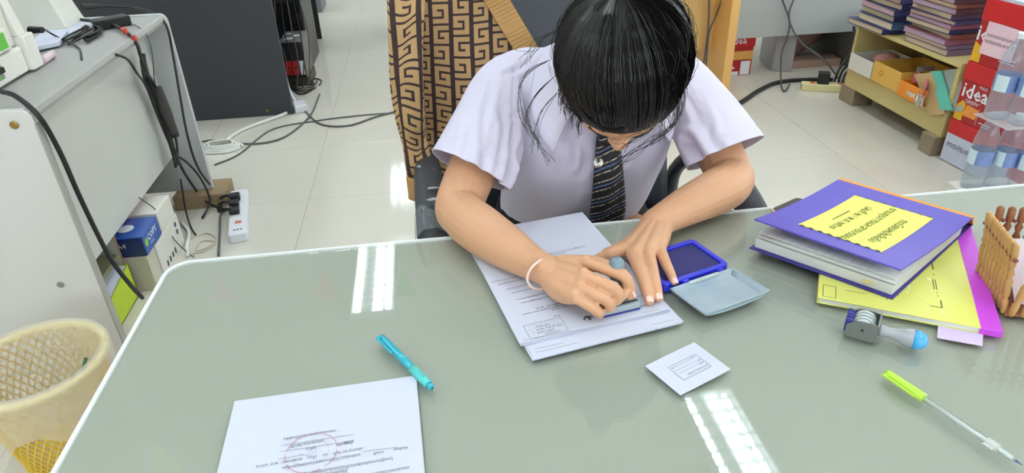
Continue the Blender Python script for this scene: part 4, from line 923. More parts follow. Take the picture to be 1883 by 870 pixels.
ce = thing('power_strip', 'cream power strip with red switches on the floor by the bookshelf', 'power strip', (2.26, 3.565, 0), -23 * D2R)
MB().prism(rrect(-.135, .135, -.03, .03, .006), 0, .04).build('body', mat('cream_plastic', (232, 222, 168), .45), ce, bevel=.004)
for k in range(3): MB().box(-.09 + .075 * k, -.065 + .075 * k, -.015, .01, .0395, .045).build('switch', mat('red_switch', (230, 110, 80), .4), ce, bevel=.002)
pg_ = thing('plug', 'square black adapter plugged into the cream power strip', 'adapter', (2.24, 3.575, .0405), -23 * D2R)
MB().prism(rrect(-.03, .03, -.025, .025, .006), 0, .065).build('plug_body', mat('adapter_black', (24, 24, 26), .4), pg_, bevel=.004)
for k in range(4):
    cable([(2.30 + .02 * k, 3.56 - .01 * k, .05), (2.33 + .02 * k, 3.58, .12 - .02 * k), (2.40 + .02 * k, 3.62, .20 - .03 * k), (2.44 + .015 * k, 3.68 + .03 * k, .30)], .007, black_c, ['lowest', 'second lowest', 'third lowest', 'topmost'][k] + ' black cable bunched behind the cream power strip')
tag(top(MB().prism(rrect(2.33, 2.46, 3.46, 3.58, .01), .0, .04), 'adapter_pile', black_c, (2.4, 3.52, 0), bevel=.006), 'flat black adapter on the floor by the bookshelf corner', 'adapter')

# ------------------------------------------------------------------ bookshelf on blocks
sh_m = mat('pine', (206, 188, 128), .5, var=.08, scale=12, stretch=(8, .8, 8)); sh_in = mat('pine_dark', (168, 148, 98), .6, var=.08, scale=12, stretch=(8, .8, 8))
bs = thing('bookshelf', 'low pine bookshelf raised on wooden blocks', 'bookshelf', (2.42, 2.98, .09))
SX0, SX1, SY0, SY1 = 2.25, 2.60, 2.602, 3.385
child(MB().box(SX0, SX1, SY1 - .02, SY1, .092, .405), 'side_panel', sh_m, bs, bevel=.001)
child(MB().box(SX0, SX1, SY0, SY0 + .02, .092, .405), 'side_panel', sh_m, bs, bevel=.001)
child(MB().box(SX0, SX0 + .018, SY0 + .02, SY1 - .02, .092, .172), 'plinth', sh_m, bs)
child(MB().box(SX0, SX1, SY0 + .02, SY1 - .02, .172, .188), 'lower_board', sh_m, bs)
child(MB().box(SX0 - .004, SX1, SY0, SY1, .405, .425), 'top_board', sh_m, bs, bevel=.001)
child(MB().box(SX1 - .008, SX1, SY0 + .02, SY1 - .02, .188, .405), 'back_panel', sh_in, bs)
refl_baffle = thing('reflection_baffle', 'added low grey steel cabinet standing behind the bookshelf', 'baffle', (2.82, 2.9, 0))  # added box, nearly hidden: blocks the window reflection under the shelf
child(MB().box(2.63, 3.05, 2.05, 3.83, 0, .40), 'body', mat('grey_steel', (178, 182, 184), .42), refl_baffle, bevel=.004)
child(MB().box(2.622, 2.632, 2.07, 2.82, .03, .38), 'baffle_face', mat('grey_steel', (178, 182, 184), .42), refl_baffle, bevel=.002); child(MB().box(2.622, 2.632, 2.83, 3.81, .03, .38), 'baffle_face', mat('grey_steel', (178, 182, 184), .42), refl_baffle, bevel=.002)
bw = mat('grey_block', (150, 134, 112), .75, var=.15, scale=40)
block(2.255, 2.375, 3.29, 3.42, .0915, 'grey brown wooden block under the far corner of the bookshelf', bw)
block(2.225, 2.35, 2.605, 2.69, .0915, 'grey brown wooden block under the near corner of the bookshelf', bw)
block(2.50, 2.60, 3.29, 3.38, .0915, 'wooden block under the back far corner of the bookshelf', bw)
block(2.50, 2.60, 2.61, 2.69, .0915, 'wooden block under the back near corner of the bookshelf', bw)
# magazine stacks
ccol = [(46, 48, 96), (92, 62, 70), (60, 84, 120), (150, 90, 110), (70, 66, 110), (130, 70, 66), (54, 60, 100), (120, 100, 130), (84, 50, 60), (66, 70, 120)]
pcol = [(206, 190, 160), (190, 160, 168), (214, 196, 170), (180, 160, 180), (200, 170, 150)]
ordn = ['bottom', 'second', 'third', 'fourth', 'fifth', 'sixth', 'seventh', 'eighth', 'ninth', 'tenth', 'eleventh', 'twelfth', 'thirteenth', 'fourteenth', 'fifteenth']
def book(x, y, z, rz, th, ci, label, grp, w=.21, d=.29):
    t = thing('bound_magazine', label, 'book', (x, y, z), rz, grp)
    cm = mat('cover_%d' % (ci % 10), ccol[ci % 10], .5, var=.1, scale=20); pm = mat('book_pages_%d' % (ci % 5), pcol[ci % 5], .8, var=.15, scale=90, stretch=(1, 1, 12))
    # spine faces the camera side (-y), fore edge of the pages shows at -x
    MB().box(-w / 2 + .004, w / 2 - .004, -d / 2 + .004, d / 2 - .004, .0022, th - .0022).build('pages', pm, t)
    MB().box(-w / 2, w / 2, -d / 2, d / 2, 0, .0020).box(-w / 2, w / 2, -d / 2, d / 2, th - .0020, th - .0002).box(-w / 2, w / 2, -d / 2, -d / 2 + .003, 0, th - .0002).build('cover', cm, t)
    return t
z = .4255; r_ = random.Random(4)
for k in range(12):
    th = r_.choice((.022, .026, .030, .034)); dx = -.035 if k == 0 else r_.uniform(-.014, .014)
    book(2.345 + dx, 3.235 + r_.uniform(-.012, .012) + (.03 if k == 0 else 0), z, r_.uniform(-.05, .05), th, [0, 2, 0, 6, 0, 4, 0, 9, 5, 0, 1, 6][k], ordn[k] + ' bound magazine from below in the far stack with navy spines', 'magazines of the far stack'); z += th
z = .4255
for k in range(15):
    th = r_.choice((.018, .022, .025, .028))
    book(2.350 + r_.uniform(-.016, .016), 2.865 + r_.uniform(-.012, .012), z, r_.uniform(-.05, .05), th, [7, 7, 3, 5, 0, 3, 4, 7, 8, 5, 1, 8, 0, 2, 6][k], ordn[k] + ' worn magazine from below in the stack beside the red boxes', 'magazines of the near stack'); z += th

# things on the lower board
def tray(name, label, cat, x0, x1, y0, y1, z0, h, mt, wall=.004, rz=0, grp=None):
    t = thing(name, label, cat, ((x0 + x1) / 2, (y0 + y1) / 2, z0), rz, grp); a, b = (x1 - x0) / 2, (y1 - y0) / 2
    m = MB(); ring_prism(m, [(-a, -b), (a, -b), (a, b), (-a, b)], [(-a + wall, -b + wall), (a - wall, -b + wall), (a - wall, b - wall), (-a + wall, b - wall)], 0, h); m.box(-a, a, -b, b, 0, .003)
    m.build('box_shell', mt, t, bevel=.001); return t
tray('open_box', 'white open cardboard tray on the lower shelf', 'box', 2.235, 2.47, 3.165, 3.365, .1885, .085, mat('white_card', (222, 220, 212), .7))
o = MB().ball((2.36, 3.245, .262), (.07, .05, .035), 16, 10); tag(top(o, 'snack_pouch', mat('pouch_red', (196, 40, 44), .3, rgb2=(225, 215, 215), scale=16), (2.36, 3.245, .23), smooth=True), 'red and white pouch lying in the white tray', 'pouch')
yb = tray('open_box', 'yellow cardboard tray beside the white one on the lower shelf', 'box', 2.235, 2.50, 2.935, 3.155, .1885, .10, mat('yellow_card', (222, 176, 84), .6))
MB().lathe([(.014, 0), (.014, .0006), (.010, .0007), (.010, 0)], 20, (-.1330, .04, .055), (-1, 0, 0), cap=False).build('round_mark', mat('mark_orange', (190, 110, 60), .6), yb)
tag(top(MB().box(2.36, 2.45, 3.00, 3.004, .20, .29), 'paper_slip', PAPER, (2.4, 3.0, .2)), 'white slip standing in the yellow tray', 'paper slip')
ob = tray('open_box', 'orange printed box with silver foil wrapper on the lower shelf', 'box', 2.222, 2.36, 2.745, 2.92, .1885, .075, mat('orange_card', (240, 146, 46), .5))
put(MB().text('M&K', 0, 0, .030, bold=.001), (-.0695, .02, .022), (0, -1, 0), (0, 0, 1)).build('brand_print', white_p, ob)
m = MB().grid(lambda u, v: (2.218 - .006 * math.sin(9 * u) * math.sin(7 * v), 2.725 + u * .055, .190 + v * .055 + .006 * math.sin(8 * u)), 8, 8)
tag(top(m, 'foil_wrapper', mat('silver_foil', (196, 196, 196), .25, metal=.9), (2.218, 2.75, .19), solid=.0006), 'crumpled silver foil wrapper at the orange box', 'wrapper')
m = MB().grid(lambda u, v: (2.275 + .06 * math.cos(2.6 * u - .4) - .045, 2.92 - .20 * u + .02 * math.sin(6 * u), .262 + .028 * (v - .5) * 1.6 + .02 * math.sin(3.1 * u) + .004 * math.sin(60 * u) * (1 if v > .5 else -1)), 60, 2)
tag(top(m, 'ribbon', mat('pink_felt', (226, 116, 140), .8), (2.26, 2.82, .25), solid=.002), 'pink scalloped ribbon hanging over the orange box', 'ribbon')
def slab(p, name, mt, label, cat, th=.006):
    P2 = [Vector(q) for q in p]; nn = (P2[1] - P2[0]).cross(P2[3] - P2[0]).normalized() * th
    return tag(top(MB().hexa([tuple(q) for q in P2], [tuple(q + nn) for q in P2]), name, mt, tuple(P2[0])), label, cat)
slab([(2.2350, 2.6766, 0.1707), (2.2350, 2.5904, 0.2067), (2.2620, 2.7741, 0.3376), (2.2620, 2.8802, 0.2961)], 'cardboard_sheet', mat('kraft_card', (190, 160, 112), .7, var=.08), 'brown cardboard sheet leaning against the shelf front', 'cardboard')
slab([(2.2400, 2.6243, 0.2119), (2.2400, 2.5663, 0.2323), (2.2680, 2.7288, 0.3578), (2.2680, 2.7858, 0.3362)], 'file_folder', mat('teal_card', (96, 190, 172), .5), 'teal file folder leaning beside the brown cardboard', 'folder', .010)
slab([(2.2620, 2.6018, 0.2131), (2.2620, 2.5306, 0.2383), (2.2820, 2.6323, 0.3968), (2.2820, 2.7360, 0.3548)], 'file_folder', mat('grey_card', (166, 172, 166), .6), 'grey file folder behind the teal one, next to the red boxes', 'folder', .008)

# ------------------------------------------------------------------ red paper boxes
RZB = 4 * D2R
def rbox(z0, z1, lid, label, x0=-.115, y0=-.22, y1=.114, body=None):
    t = thing('paper_box', label, 'paper box', (2.375, 2.475, z0), RZB, 'red paper boxes stacked by the bookshelf')
    h = z1 - z0
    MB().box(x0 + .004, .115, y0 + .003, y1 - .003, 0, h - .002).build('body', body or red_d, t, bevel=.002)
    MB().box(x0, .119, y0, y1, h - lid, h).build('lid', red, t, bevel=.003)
    return t
def face(mb, t, y, z, name, mt, x=-.1115):
    return put(mb, (x - .0008, y, z), (0, -1, 0), (0, 0, 1)).build(name, mt, t)
b1 = rbox(.001, .192, .062, 'bottom red paper box, its front covered by a white sheet')
face(MB().add([(0, 0, 0), (.34, -.0, 0), (.34, .126, 0), (0, .126, 0)], [(0, 1, 2, 3)]), b1, .108, .003, 'white_sheet', PAPER, -.1125)
face(MB().text('การประชาสัมพันธ์', 0, 0, .036), b1, .095, .070, 'handwriting', INK, -.1140)
b2_ = rbox(.193, .445, .075, 'middle red paper box of the stack with large white lettering')
face(MB().text('idea', 0, 0, .085, bold=.0015), b2_, .100, .108, 'brand_print', white_p); face(MB().text('MAX', 0, 0, .020), b2_, .020, .158, 'brand_print', white_p)
face(MB().text('GREEN', 0, 0, .022), b2_, .070, .085, 'brand_print', white_p)
face(MB().add([(.004, 0, 0), (.05, 0, 0), (.05, .075, 0), (.03, .088, 0), (.004, .06, 0)], [(0, 1, 2, 3, 4)]), b2_, .110, .004, 'picture', mat('band_yellow', (236, 200, 40), .5, rgb2=(226, 150, 50), scale=30))
face(MB().add([(0, 0, 0), (.07, .0, 0), (.075, .045, 0), (.01, .05, 0)], [(0, 1, 2, 3)]), b2_, .063, .030, 'picture', mat('band_orange2', (238, 130, 46), .5, rgb2=(240, 176, 80), scale=30))
m = MB().line(0, .012, .002, .085, .0016); m.line(-.085, .098, .0, .098, .0016); m.line(.015, .028, .075, .028, .004); m.line(.03, .018, .07, .018, .003); face(m, b2_, -.013, .0, 'fine_print', white_p)
b3 = rbox(.446, .700, .085, 'top red paper box of the stack with a pink taped note')
face(MB().text('idea', 0, 0, .085, bold=.0015), b3, .113, .090, 'brand_print', white_p)
face(MB().add([(.004, 0, 0), (.05, 0, 0), (.05, .06, 0), (.004, .08, 0)], [(0, 1, 2, 3)]), b3, .113, .004, 'picture', mat('band_yellow', (236, 200, 40), .5))
m = MB().line(0, .05, .1, .05, .004); m.line(.02, .035, .1, .035, .003); face(m, b3, -.005, .0, 'fine_print', white_p)
nt_ = face(MB().add([(0, 0, 0), (.16, 0, 0), (.165, .125, 0), (.004, .13, 0)], [(0, 1, 2, 3)]), b3, .075, .042, 'note', mat('pink_note', (240, 206, 218), .6), -.1135)
m = MB().text('เอกสารรายงานการวิจัย', 0, .024, .019); m.text('งบประมาณ พ.ศ. 2566', 0, 0, .019); face(m, b3, .063, .090, 'note_text', INK, -.1150)
tag(top(MB().prism([(2.27, 2.30), (2.48, 2.315), (2.47, 2.58), (2.26, 2.565)], .7005, .712), 'paper_pile', PAPER, (2.37, 2.44, .7005)), 'white papers lying on top of the red box stack', 'paper')
tag(top(MB().prism([(2.265, 2.585), (2.44, 2.60), (2.43, 2.66), (2.255, 2.64)], .701, .716), 'notebook', mat('notebook_violet', (80, 60, 140), .5), (2.35, 2.62, .70)), 'violet notebook on top of the red box stack', 'notebook')

# ------------------------------------------------------------------ water bottles
pet = clear_mat('pet_plastic', (236, 241, 245), .06, 1.6, .20, (222, 230, 240))
lab_m = mat('bottle_label', (150, 178, 214), .4, rgb2=(92, 110, 190), scale=26); lab_w = mat('bottle_label_white', (214, 232, 240), .4)
cap_m = mat('bottle_cap', (226, 232, 236), .3)
def bottle(x, y, z, rz, label):
    t = thing('water_bottle', label, 'bottle', (x, y, z), rz, 'stacked water bottles')
    pf = [(.020, .002), (.034, 0), (.040, .008)]
    for k in range(6): pf += [(.0405, .014 + k * .014), (.0385, .021 + k * .014)]
    pf += [(.0405, .102), (.0405, .165), (.039, .170), (.0405, .178), (.040, .200), (.035, .232), (.024, .262), (.0145, .280), (.0135, .292)]
    MB().lathe(pf, 28, cap=True).build('shell', pet, t, smooth=True)
    n = 28
    MB().lathe([(.0409, .104), (.0409, .163)], n, cap=False).build('label_band', lab_m, t, smooth=True)
    m = MB().grid(lambda u, v: (.0413 * math.cos(2.5 + u * 1.1), .0413 * math.sin(2.5 + u * 1.1), .1045 + v * .058), 8, 1); m.build('label_patch', lab_w, t)
    MB().lathe([(.0155, .288), (.0160, .290), (.0160, .306), (.0145, .308)], 20).build('cap', cap_m, t, smooth=False)
    return t
lowb = [((2.1005, 2.1978, 0.1800), 'bottle at the left of the lower row, nearest the red boxes'), ((2.1820, 2.1707, 0.1800), 'middle bottle of the lower row'), ((2.2399, 2.1172, 0.1800), 'bottle at the right of the lower row, cut by the photo edge')]
lb_ = thing('bottle_tray', 'plain low carton the water bottles stand on', 'carton', (2.0, 2.05, 0))
for k, (p, lab) in enumerate(lowb): bottle(p[0], p[1], .055, .3 * k, 'clear water ' + lab)
for k, (p, lab) in enumerate((((2.0598, 2.1525, 0.5000), 'left water bottle of the upper row, before the pink note'), ((2.0946, 2.0809, 0.5000), 'right water bottle of the upper row, at the photo edge'))): bottle(p[0], p[1], .366, .5 + .3 * k, lab)
xs = [p[0] for p, _ in lowb]; ys = [p[1] for p, _ in lowb]
child(MB().box(min(xs) - .06, max(xs) + .06, min(ys) - .06, max(ys) + .06, 0, .0545), 'body', mat('white_card', (222, 220, 212), .7), lb_, bevel=.002)
slp = [(p[0], p[1]) for p in (((2.0598, 2.1525, 0.5000)), ((2.0946, 2.0809, 0.5000)))]
tag(top(MB().box(min(s[0] for s in slp) - .05, max(s[0] for s in slp) + .05, min(s[1] for s in slp) - .05, max(s[1] for s in slp) + .05, .3632, .3658), 'shrink_film', clear_mat('film', (246, 248, 250), .1, 1.4, .25), (slp[0][0], slp[0][1], .363)), 'clear film sheet between the two rows of water bottles', 'film')
# ------------------------------------------------------------------ office chair
leather = mat('black_leather', (56, 60, 68), .38, bump=.25, bscale=260, var=.08, scale=30); worn = mat('worn_vinyl', (58, 60, 66), .55, var=.12, scale=60, bump=.2, bscale=200)
oc = thing('office_chair', 'black leather office chair the person sits on', 'chair', (.29, 1.40, 0))
def backf(side):
    def f(u, v):
        x = -.265 + .53 * u; z = .50 + .60 * v
        w = 1 - .10 * max(0, v - .6) ** 2 * 6; x *= w
        y = 1.545 + .16 * (v - .3) - .30 * (abs(u - .5) ** 2.2) * (1 - .3 * v)
        pad = .045 * (1 - (2 * abs(u - .5)) ** 4) * (1 - (2 * abs(v - .5)) ** 6) * (1 + .12 * math.sin(v * 22))
        return (.29 + x, y - pad if side else y + .03 * (1 - (2 * abs(u - .5)) ** 6), z)
    return f
m = MB().grid(backf(True), 24, 24); nf = len(m.v); m.grid(backf(False), 24, 24)
w = 25
edge = [i for i in range(w)] + [j * w + w - 1 for j in range(1, w)] + [(w - 1) * w + i for i in range(w - 2, -1, -1)] + [j * w for j in range(w - 2, 0, -1)]
m.add([], []); m.f += [(edge[k], edge[(k + 1) % len(edge)], nf + edge[(k + 1) % len(edge)], nf + edge[k]) for k in range(len(edge))]; m.mi += [0] * len(edge)
child(m, 'backrest', leather, oc, smooth=True)
child(MB().prism(rrect(.04, .54, 1.05, 1.56, .06), .40, .485), 'seat', leather, oc, bevel=.02, seg=3)
def arm(x, label=None):
    a = child(MB().tube([(x, 1.46, .675), (x - .0, 1.38, .685), (x, 1.25, .675), (x, 1.13, .650), (x, 1.09, .62)], [.022, .030, .031, .030, .026], 14), 'armrest', worn, oc, smooth=True)
    child(MB().tube([(x, 1.44, .655), (x + (.03 if x < .29 else -.03), 1.50, .56), (x + (.05 if x < .29 else -.05), 1.42, .43)], .018, 10), 'arm_bracket', leather, oc, smooth=True)
    return a
aL = arm(-.020); aR = arm(.615)
m = MB(); r = random.Random(2)
for cx, cy in ((.0, 1.33), (.006, 1.24), (-.01, 1.35), (.008, 1.19)):
    m.prism([(-.02 + cx + r.uniform(.004, .016) * math.cos(a), cy + r.uniform(.003, .007) * math.sin(a)) for a in np.linspace(0, 5.6, 8)], .709, .7105)
child(m, 'torn_patch', mat('torn_grey', (168, 172, 180), .7), oc)
child(MB().grid(lambda u, v: (-.020 + .0335 * math.cos(math.pi * (1.15 * u - .075)), 1.205 - v * .085, .664 + .0335 * math.sin(math.pi * (1.15 * u - .075)) - .012 * v + .0015 * math.sin(30 * u + 14 * v)), 30, 8), 'wrapping_tape', clear_mat('arm_tape', (236, 238, 242), .12, 1.5, .30, (196, 200, 208)), oc, smooth=True)
child(MB().lathe([(.03, .08), (.03, .40)], 16, (.29, 1.34, 0)), 'column', metal, oc)
for k in range(5):
    a = 2 * math.pi * k / 5 + .3; ex, ey = .29 + .29 * math.cos(a), 1.34 + .29 * math.sin(a)
    child(MB().tube([(.29, 1.34, .10), (ex, ey, .07)], [.028, .016], 8, smooth=False), 'foot', leather, oc)
    child(MB().lathe([(.010, -.018), (.027, -.014), (.027, .014), (.010, .018)], 14, (ex, ey, .0275), (math.cos(a + 1.2), math.sin(a + 1.2), 0)), 'caster', blk, oc)

# ------------------------------------------------------------------ cardigan over the chair back
GLY = [".........",
       ".#######.",
       ".#######.",
       ".##......",
       ".##.####.",
       ".##.####.",
       ".##...##.",
       ".#######.",
       ".#######."]
tan_m = mat('tan_knit', (194, 156, 108), .85, var=.08, scale=200, bump=.6, bscale=900); dark_m = mat('dark_knit', (62, 44, 46), .85, var=.1, scale=200, bump=.6, bscale=900)
rib_m = mat('rib_knit', (196, 152, 96), .85, var=.08, scale=120, bump=.6, bscale=900)
def knit_key(i, j):
    """1 where the Greek key of the knit is tan; neighbouring columns mirror and shift"""
    c, a = divmod(i, 9); b = (j + (4 if c % 2 else 0)); d, b = divmod(b, 9)
    if (c + d) % 2: a = 8 - a; b = (9 - b) % 9
    return GLY[b][a] == '#'
cg = thing('cardigan', 'tan cardigan with dark Greek key knit draped over the chair', 'cardigan', (.06, 1.48, .60))
def edge_u(v):
    """where the front edge of the cardigan crosses the knit columns"""
    return .42 + .58 * max(.25, min(1.0, (.135 + .30 * (v - .277) - .010) / (.222 - .02 * v)))
def knit(name, fn, nu, nv, parent, off=0, cut=False):
    m = MB().grid(fn, nu, nv)
    m.mi = [0 if knit_key(i + off, j) else 1 for j in range(nv) for i in range(nu)]
    if cut:
        keep = [k for k in range(len(m.f)) if (k % nu + .5) / nu < edge_u((k // nu + .5) / nv)]
        m.f = [m.f[k] for k in keep]; m.mi = [m.mi[k] for k in keep]
        used = sorted({i for f in m.f for i in f}); ix = {a: b for b, a in enumerate(used)}
        m.v = [m.v[a] for a in used]; m.f = [tuple(ix[i] for i in f) for f in m.f]
    return child(m, name, [tan_m, dark_m], parent, smooth=True, solid=.006)
def body_f(u, v):
    # u across: from behind the left edge of the backrest round to its front; v downwards from over the top
    a = -1.25 + u * 1.75
    if u < .42:
        t = u / .42; ang_ = math.pi * (1 - t) * .75
        x = -.035 - .055 * math.sin(ang_) + .01 * t; y = 1.47 + .085 * (1 - math.cos(ang_))
    else:
        t = (u - .42) / .58; x = -.025 + .250 * t - .03 * v * t; y = 1.47 + .045 * t * t - .012 * math.sin(math.pi * t)
    z = 1.155 - v * .56
    fold = .012 * math.sin(u * 21 + v * 3.0) * v + .008 * math.sin(u * 9 - v * 6) + .006 * math.sin(v * 17 + u * 8)
    wide = 1 + .10 * v
    x = .085 + (x - .06) * wide * .92 - .020 * v * (1 - u) + .03 * (1 - v) * (u < .42) * (1 - u / .42) + .010
    top = max(0, .16 - v) / .16
    y = y + .02 * v - fold + .10 * top ** 2 + .015 * math.sin(v * 2.5)
    z = z - .018 * top ** 2 * 4 + .012 * math.sin(u * 6) * v
    return (x, y, z)
knit('knit_body', body_f, 84, 112, cg, 0, True)
def sleeve_f(u, v):
    a = 2 * math.pi * u; P = cr([(-.025, 1.500, 1.11, .058), (-.036, 1.448, 1.0, .056), (-.044, 1.425, .88, .050), (-.046, 1.415, .76, .044), (-.040, 1.405, .67, .040)], 20)
    t = v * (len(P) - 1); i = min(int(t), len(P) - 2); p = P[i] + (P[i + 1] - P[i]) * (t - i)
    r_ = p[3] * (1 + .10 * math.sin(3 * a + 9 * v) + .05 * math.sin(14 * v))
    return (p[0] + r_ * .62 * math.cos(a), p[1] + r_ * .5 * math.sin(a) - .006 * math.sin(v * 30) * v, p[2] + .010 * math.sin(a * 2 + v * 9))
knit('knit_sleeve', sleeve_f, 36, 96, cg, 4)
def band_f(u, v):
    x, y, z = body_f(edge_u(v), v)
    return (x + u * .046 - .006, y - .004 + .010 * u, z + .016 * u)
m = MB().grid(lambda u, v: (lambda p, w: (p[0], p[1] - (.0015 if int(v * 150) % 2 else 0), p[2]))(band_f(u, v), 0), 6, 150)
child(m, 'rib_band', rib_m, cg, solid=.007)
m = MB().grid(lambda u, v: (lambda a: (-.039 + .029 * math.cos(a), 1.403 + .024 * math.sin(a), .665 - v * .055 + .003 * math.sin(a * 2)))(2 * math.pi * u), 40, 6, True)
child(m, 'cuff', rib_m, cg, smooth=True, solid=.005)
m = MB().grid(lambda u, v: (lambda p: (p[0], p[1] - .003, p[2] - v * .05))(body_f(.25 + u * .70, 1.0)), 60, 5)
child(m, 'hem_band', rib_m, cg, smooth=True, solid=.006)

# ------------------------------------------------------------------ the person
def limb(mb, pts, n=20, span=6, side=None):
    """closed round tube; pts are (x, y, z, ra[, rb]); rounded ends"""
    P = [tuple(p) + (p[3],) if len(p) == 4 else tuple(p) for p in pts]
    S = cr(P, span); S = [np.array(s) for s in S]
    def cap(a, b, sgn):
        d = a[:3] - b[:3]; d = d / (np.linalg.norm(d) + 1e-9); out = []
        for k in (1, 2, 3):
            t = k / 3.3; q = a.copy(); q[:3] = a[:3] + d * math.sin(t * 1.5708) * min(a[3], a[4]) ; q[3] = a[3] * math.cos(t * 1.5708); q[4] = a[4] * math.cos(t * 1.5708); out.append(q)
        return out
    S = cap(S[0], S[1], -1)[::-1] + S + cap(S[-1], S[-2], 1)
    v = []; f = []; N = len(S); up = Vector(side) if side else None
    for i, s in enumerate(S):
        d = Vector(S[min(i + 1, N - 1)][:3]) - Vector(S[max(i - 1, 0)][:3]); d.normalize()
        if up is None: up = d.orthogonal()
        up = (up - d * up.dot(d)).normalized(); sd_ = d.cross(up)
        for k in range(n):
            a = 2 * math.pi * k / n; v.append(Vector(s[:3]) + up * (math.cos(a) * s[3]) + sd_ * (math.sin(a) * s[4]))
    for i in range(N - 1):
        for k in range(n): f.append((i * n + k, i * n + (k + 1) % n, (i + 1) * n + (k + 1) % n, (i + 1) * n + k))
    f.append(tuple(range(n))[::-1]); f.append(tuple(range((N - 1) * n, N * n)))
    return mb.add(v, f)
def melt(mb, voxel, smooth_n, fac=.5):
    """weld overlapping volumes into one skin"""
    me = mb.mesh('melt'); bm = bmesh.new(); bm.from_mesh(me); bmesh.ops.recalc_face_normals(bm, faces=bm.faces); bm.to_mesh(me); bm.free()
    o = bpy.data.objects.new('melt', me); C.objects.link(o)
    r_ = o.modifiers.new('r', 'REMESH'); r_.mode = 'VOXEL'; r_.voxel_size = voxel; r_.adaptivity = 0
    s_ = o.modifiers.new('s', 'SMOOTH'); s_.factor = fac; s_.iterations = smooth_n
    dg = bpy.context.evaluated_depsgraph_get(); dg.update()
    out = bpy.data.meshes.new_from_object(o.evaluated_get(dg))
    bpy.data.objects.remove(o); bpy.data.meshes.remove(me)
    out.materials.clear()
    return out
def link(name, me, mt, parent, root):
    M = root.matrix_basis.inverted(); me.transform(M)
    me.materials.append(mt); me.polygons.foreach_set('use_smooth', [True] * len(me.polygons))
    o = bpy.data.objects.new(name, me); C.objects.link(o); o.parent = parent
    return o
def coords(me):
    a = np.empty(len(me.vertices) * 3); me.vertices.foreach_get('co', a); return a.reshape(-1, 3)
def setco(me, a): me.vertices.foreach_set('co', a.reshape(-1)); me.update()
def normals(me):
    a = np.empty(len(me.vertices) * 3); me.vertices.foreach_get('normal', a); return a.reshape(-1, 3)

pe = thing('person', 'person in white short sleeved shirt and striped tie stamping papers', 'person', (.29, 1.30, 0))
skin = mat('skin', (208, 156, 120), .5, rgb2=(217, 166, 130), scale=22, sss=.12, bump=.12, bscale=500)
lip = mat('lips', (196, 110, 104), .4)

# head frame: crown, face direction and the person's right
HC = Vector((.284, .965, 1.003)); TILT = 62 * D2R; HY = -15 * D2R
Rz = Matrix.Rotation(HY, 3, 'Z')
FD = Rz @ Vector((0, -math.cos(TILT), -math.sin(TILT))); CR = Rz @ Vector((0, -math.sin(TILT), math.cos(TILT))); RT = FD.cross(CR)
def hp(r, f, c): return HC + RT * r + FD * f + CR * c

body = MB()
# skull and face
def blob(mb, c, rr, n=20, m_=14):
    s0 = len(mb.v); mb.ball((0, 0, 0), rr, n, m_)
    for i in range(s0, len(mb.v)):
        x, y, z = mb.v[i]; mb.v[i] = tuple(hp(c[0] + x, c[1] + y, c[2] + z))
blob(body, (0, -.012, .018), (.073, .092, .088)); blob(body, (0, .030, -.045), (.058, .056, .062)); blob(body, (0, .052, -.090), (.026, .026, .022))
blob(body, (0, .078, .022), (.045, .020, .030)); blob(body, (.034, .058, -.034), (.026, .026, .026)); blob(body, (-.034, .058, -.034), (.026, .026, .026))
blob(body, (0, .098, -.030), (.013, .014, .013)); blob(body, (0, .089, -.012), (.008, .010, .022)); blob(body, (.010, .092, -.034), (.008, .010, .008)); blob(body, (-.010, .092, -.034), (.008, .010, .008))
blob(body, (0, .081, -.058), (.020, .011, .007)); blob(body, (0, .078, -.069), (.017, .011, .008))
for s in (1, -1): blob(body, (s * .074, -.012, -.018), (.008, .016, .028)); blob(body, (s * .030, .074, -.002), (.014, .009, .010))
# neck, trunk, legs
limb(body, [tuple(hp(0, -.035, -.050)) + (.050,), (.288, 1.10, .955, .049), (.29, 1.16, .935, .055)])
limb(body, [(.29, 1.17, .94, .085, .055), (.29, 1.19, .87, .135, .075), (.288, 1.225, .77, .125, .082), (.285, 1.29, .67, .125, .085), (.285, 1.34, .57, .150, .095)], side=(1, 0, 0), n=28)
for s in (-1, 1):
    limb(body, [(.285 + s * .075, 1.34, .555, .080), (.285 + s * .085, 1.12, .560, .070), (.285 + s * .09, .93, .545, .056), (.285 + s * .09, .90, .50, .052), (.285 + s * .09, .93, .35, .050), (.285 + s * .09, .98, .12, .034), (.285 + s * .09, .985, .07, .033)])
    limb(body, [(.285 + s * .09, .99, .06, .035, .03), (.285 + s * .09, .92, .04, .036, .026), (.285 + s * .092, .82, .03, .036, .018)])
# arms
limb(body, [(.150, 1.20, .915, .044), (.085, 1.095, .855, .043), (.033, 1.005, .795, .040), (.036, .965, .7885, .0385), (.060, .910, .789, .0385), (.094, .852, .788, .0325), (.125, .800, .789, .026, .022), (.140, .776, .791, .026, .021)], side=(0, 0, 1))
limb(body, [(.440, 1.20, .905, .044), (.482, 1.120, .855, .043), (.503, 1.035, .795, .040), (.492, .998, .7895, .039), (.455, .968, .7895, .0385), (.400, .938, .787, .0325), (.345, .908, .781, .022, .026), (.330, .895, .779, .020, .027)], side=(0, 0, 1))
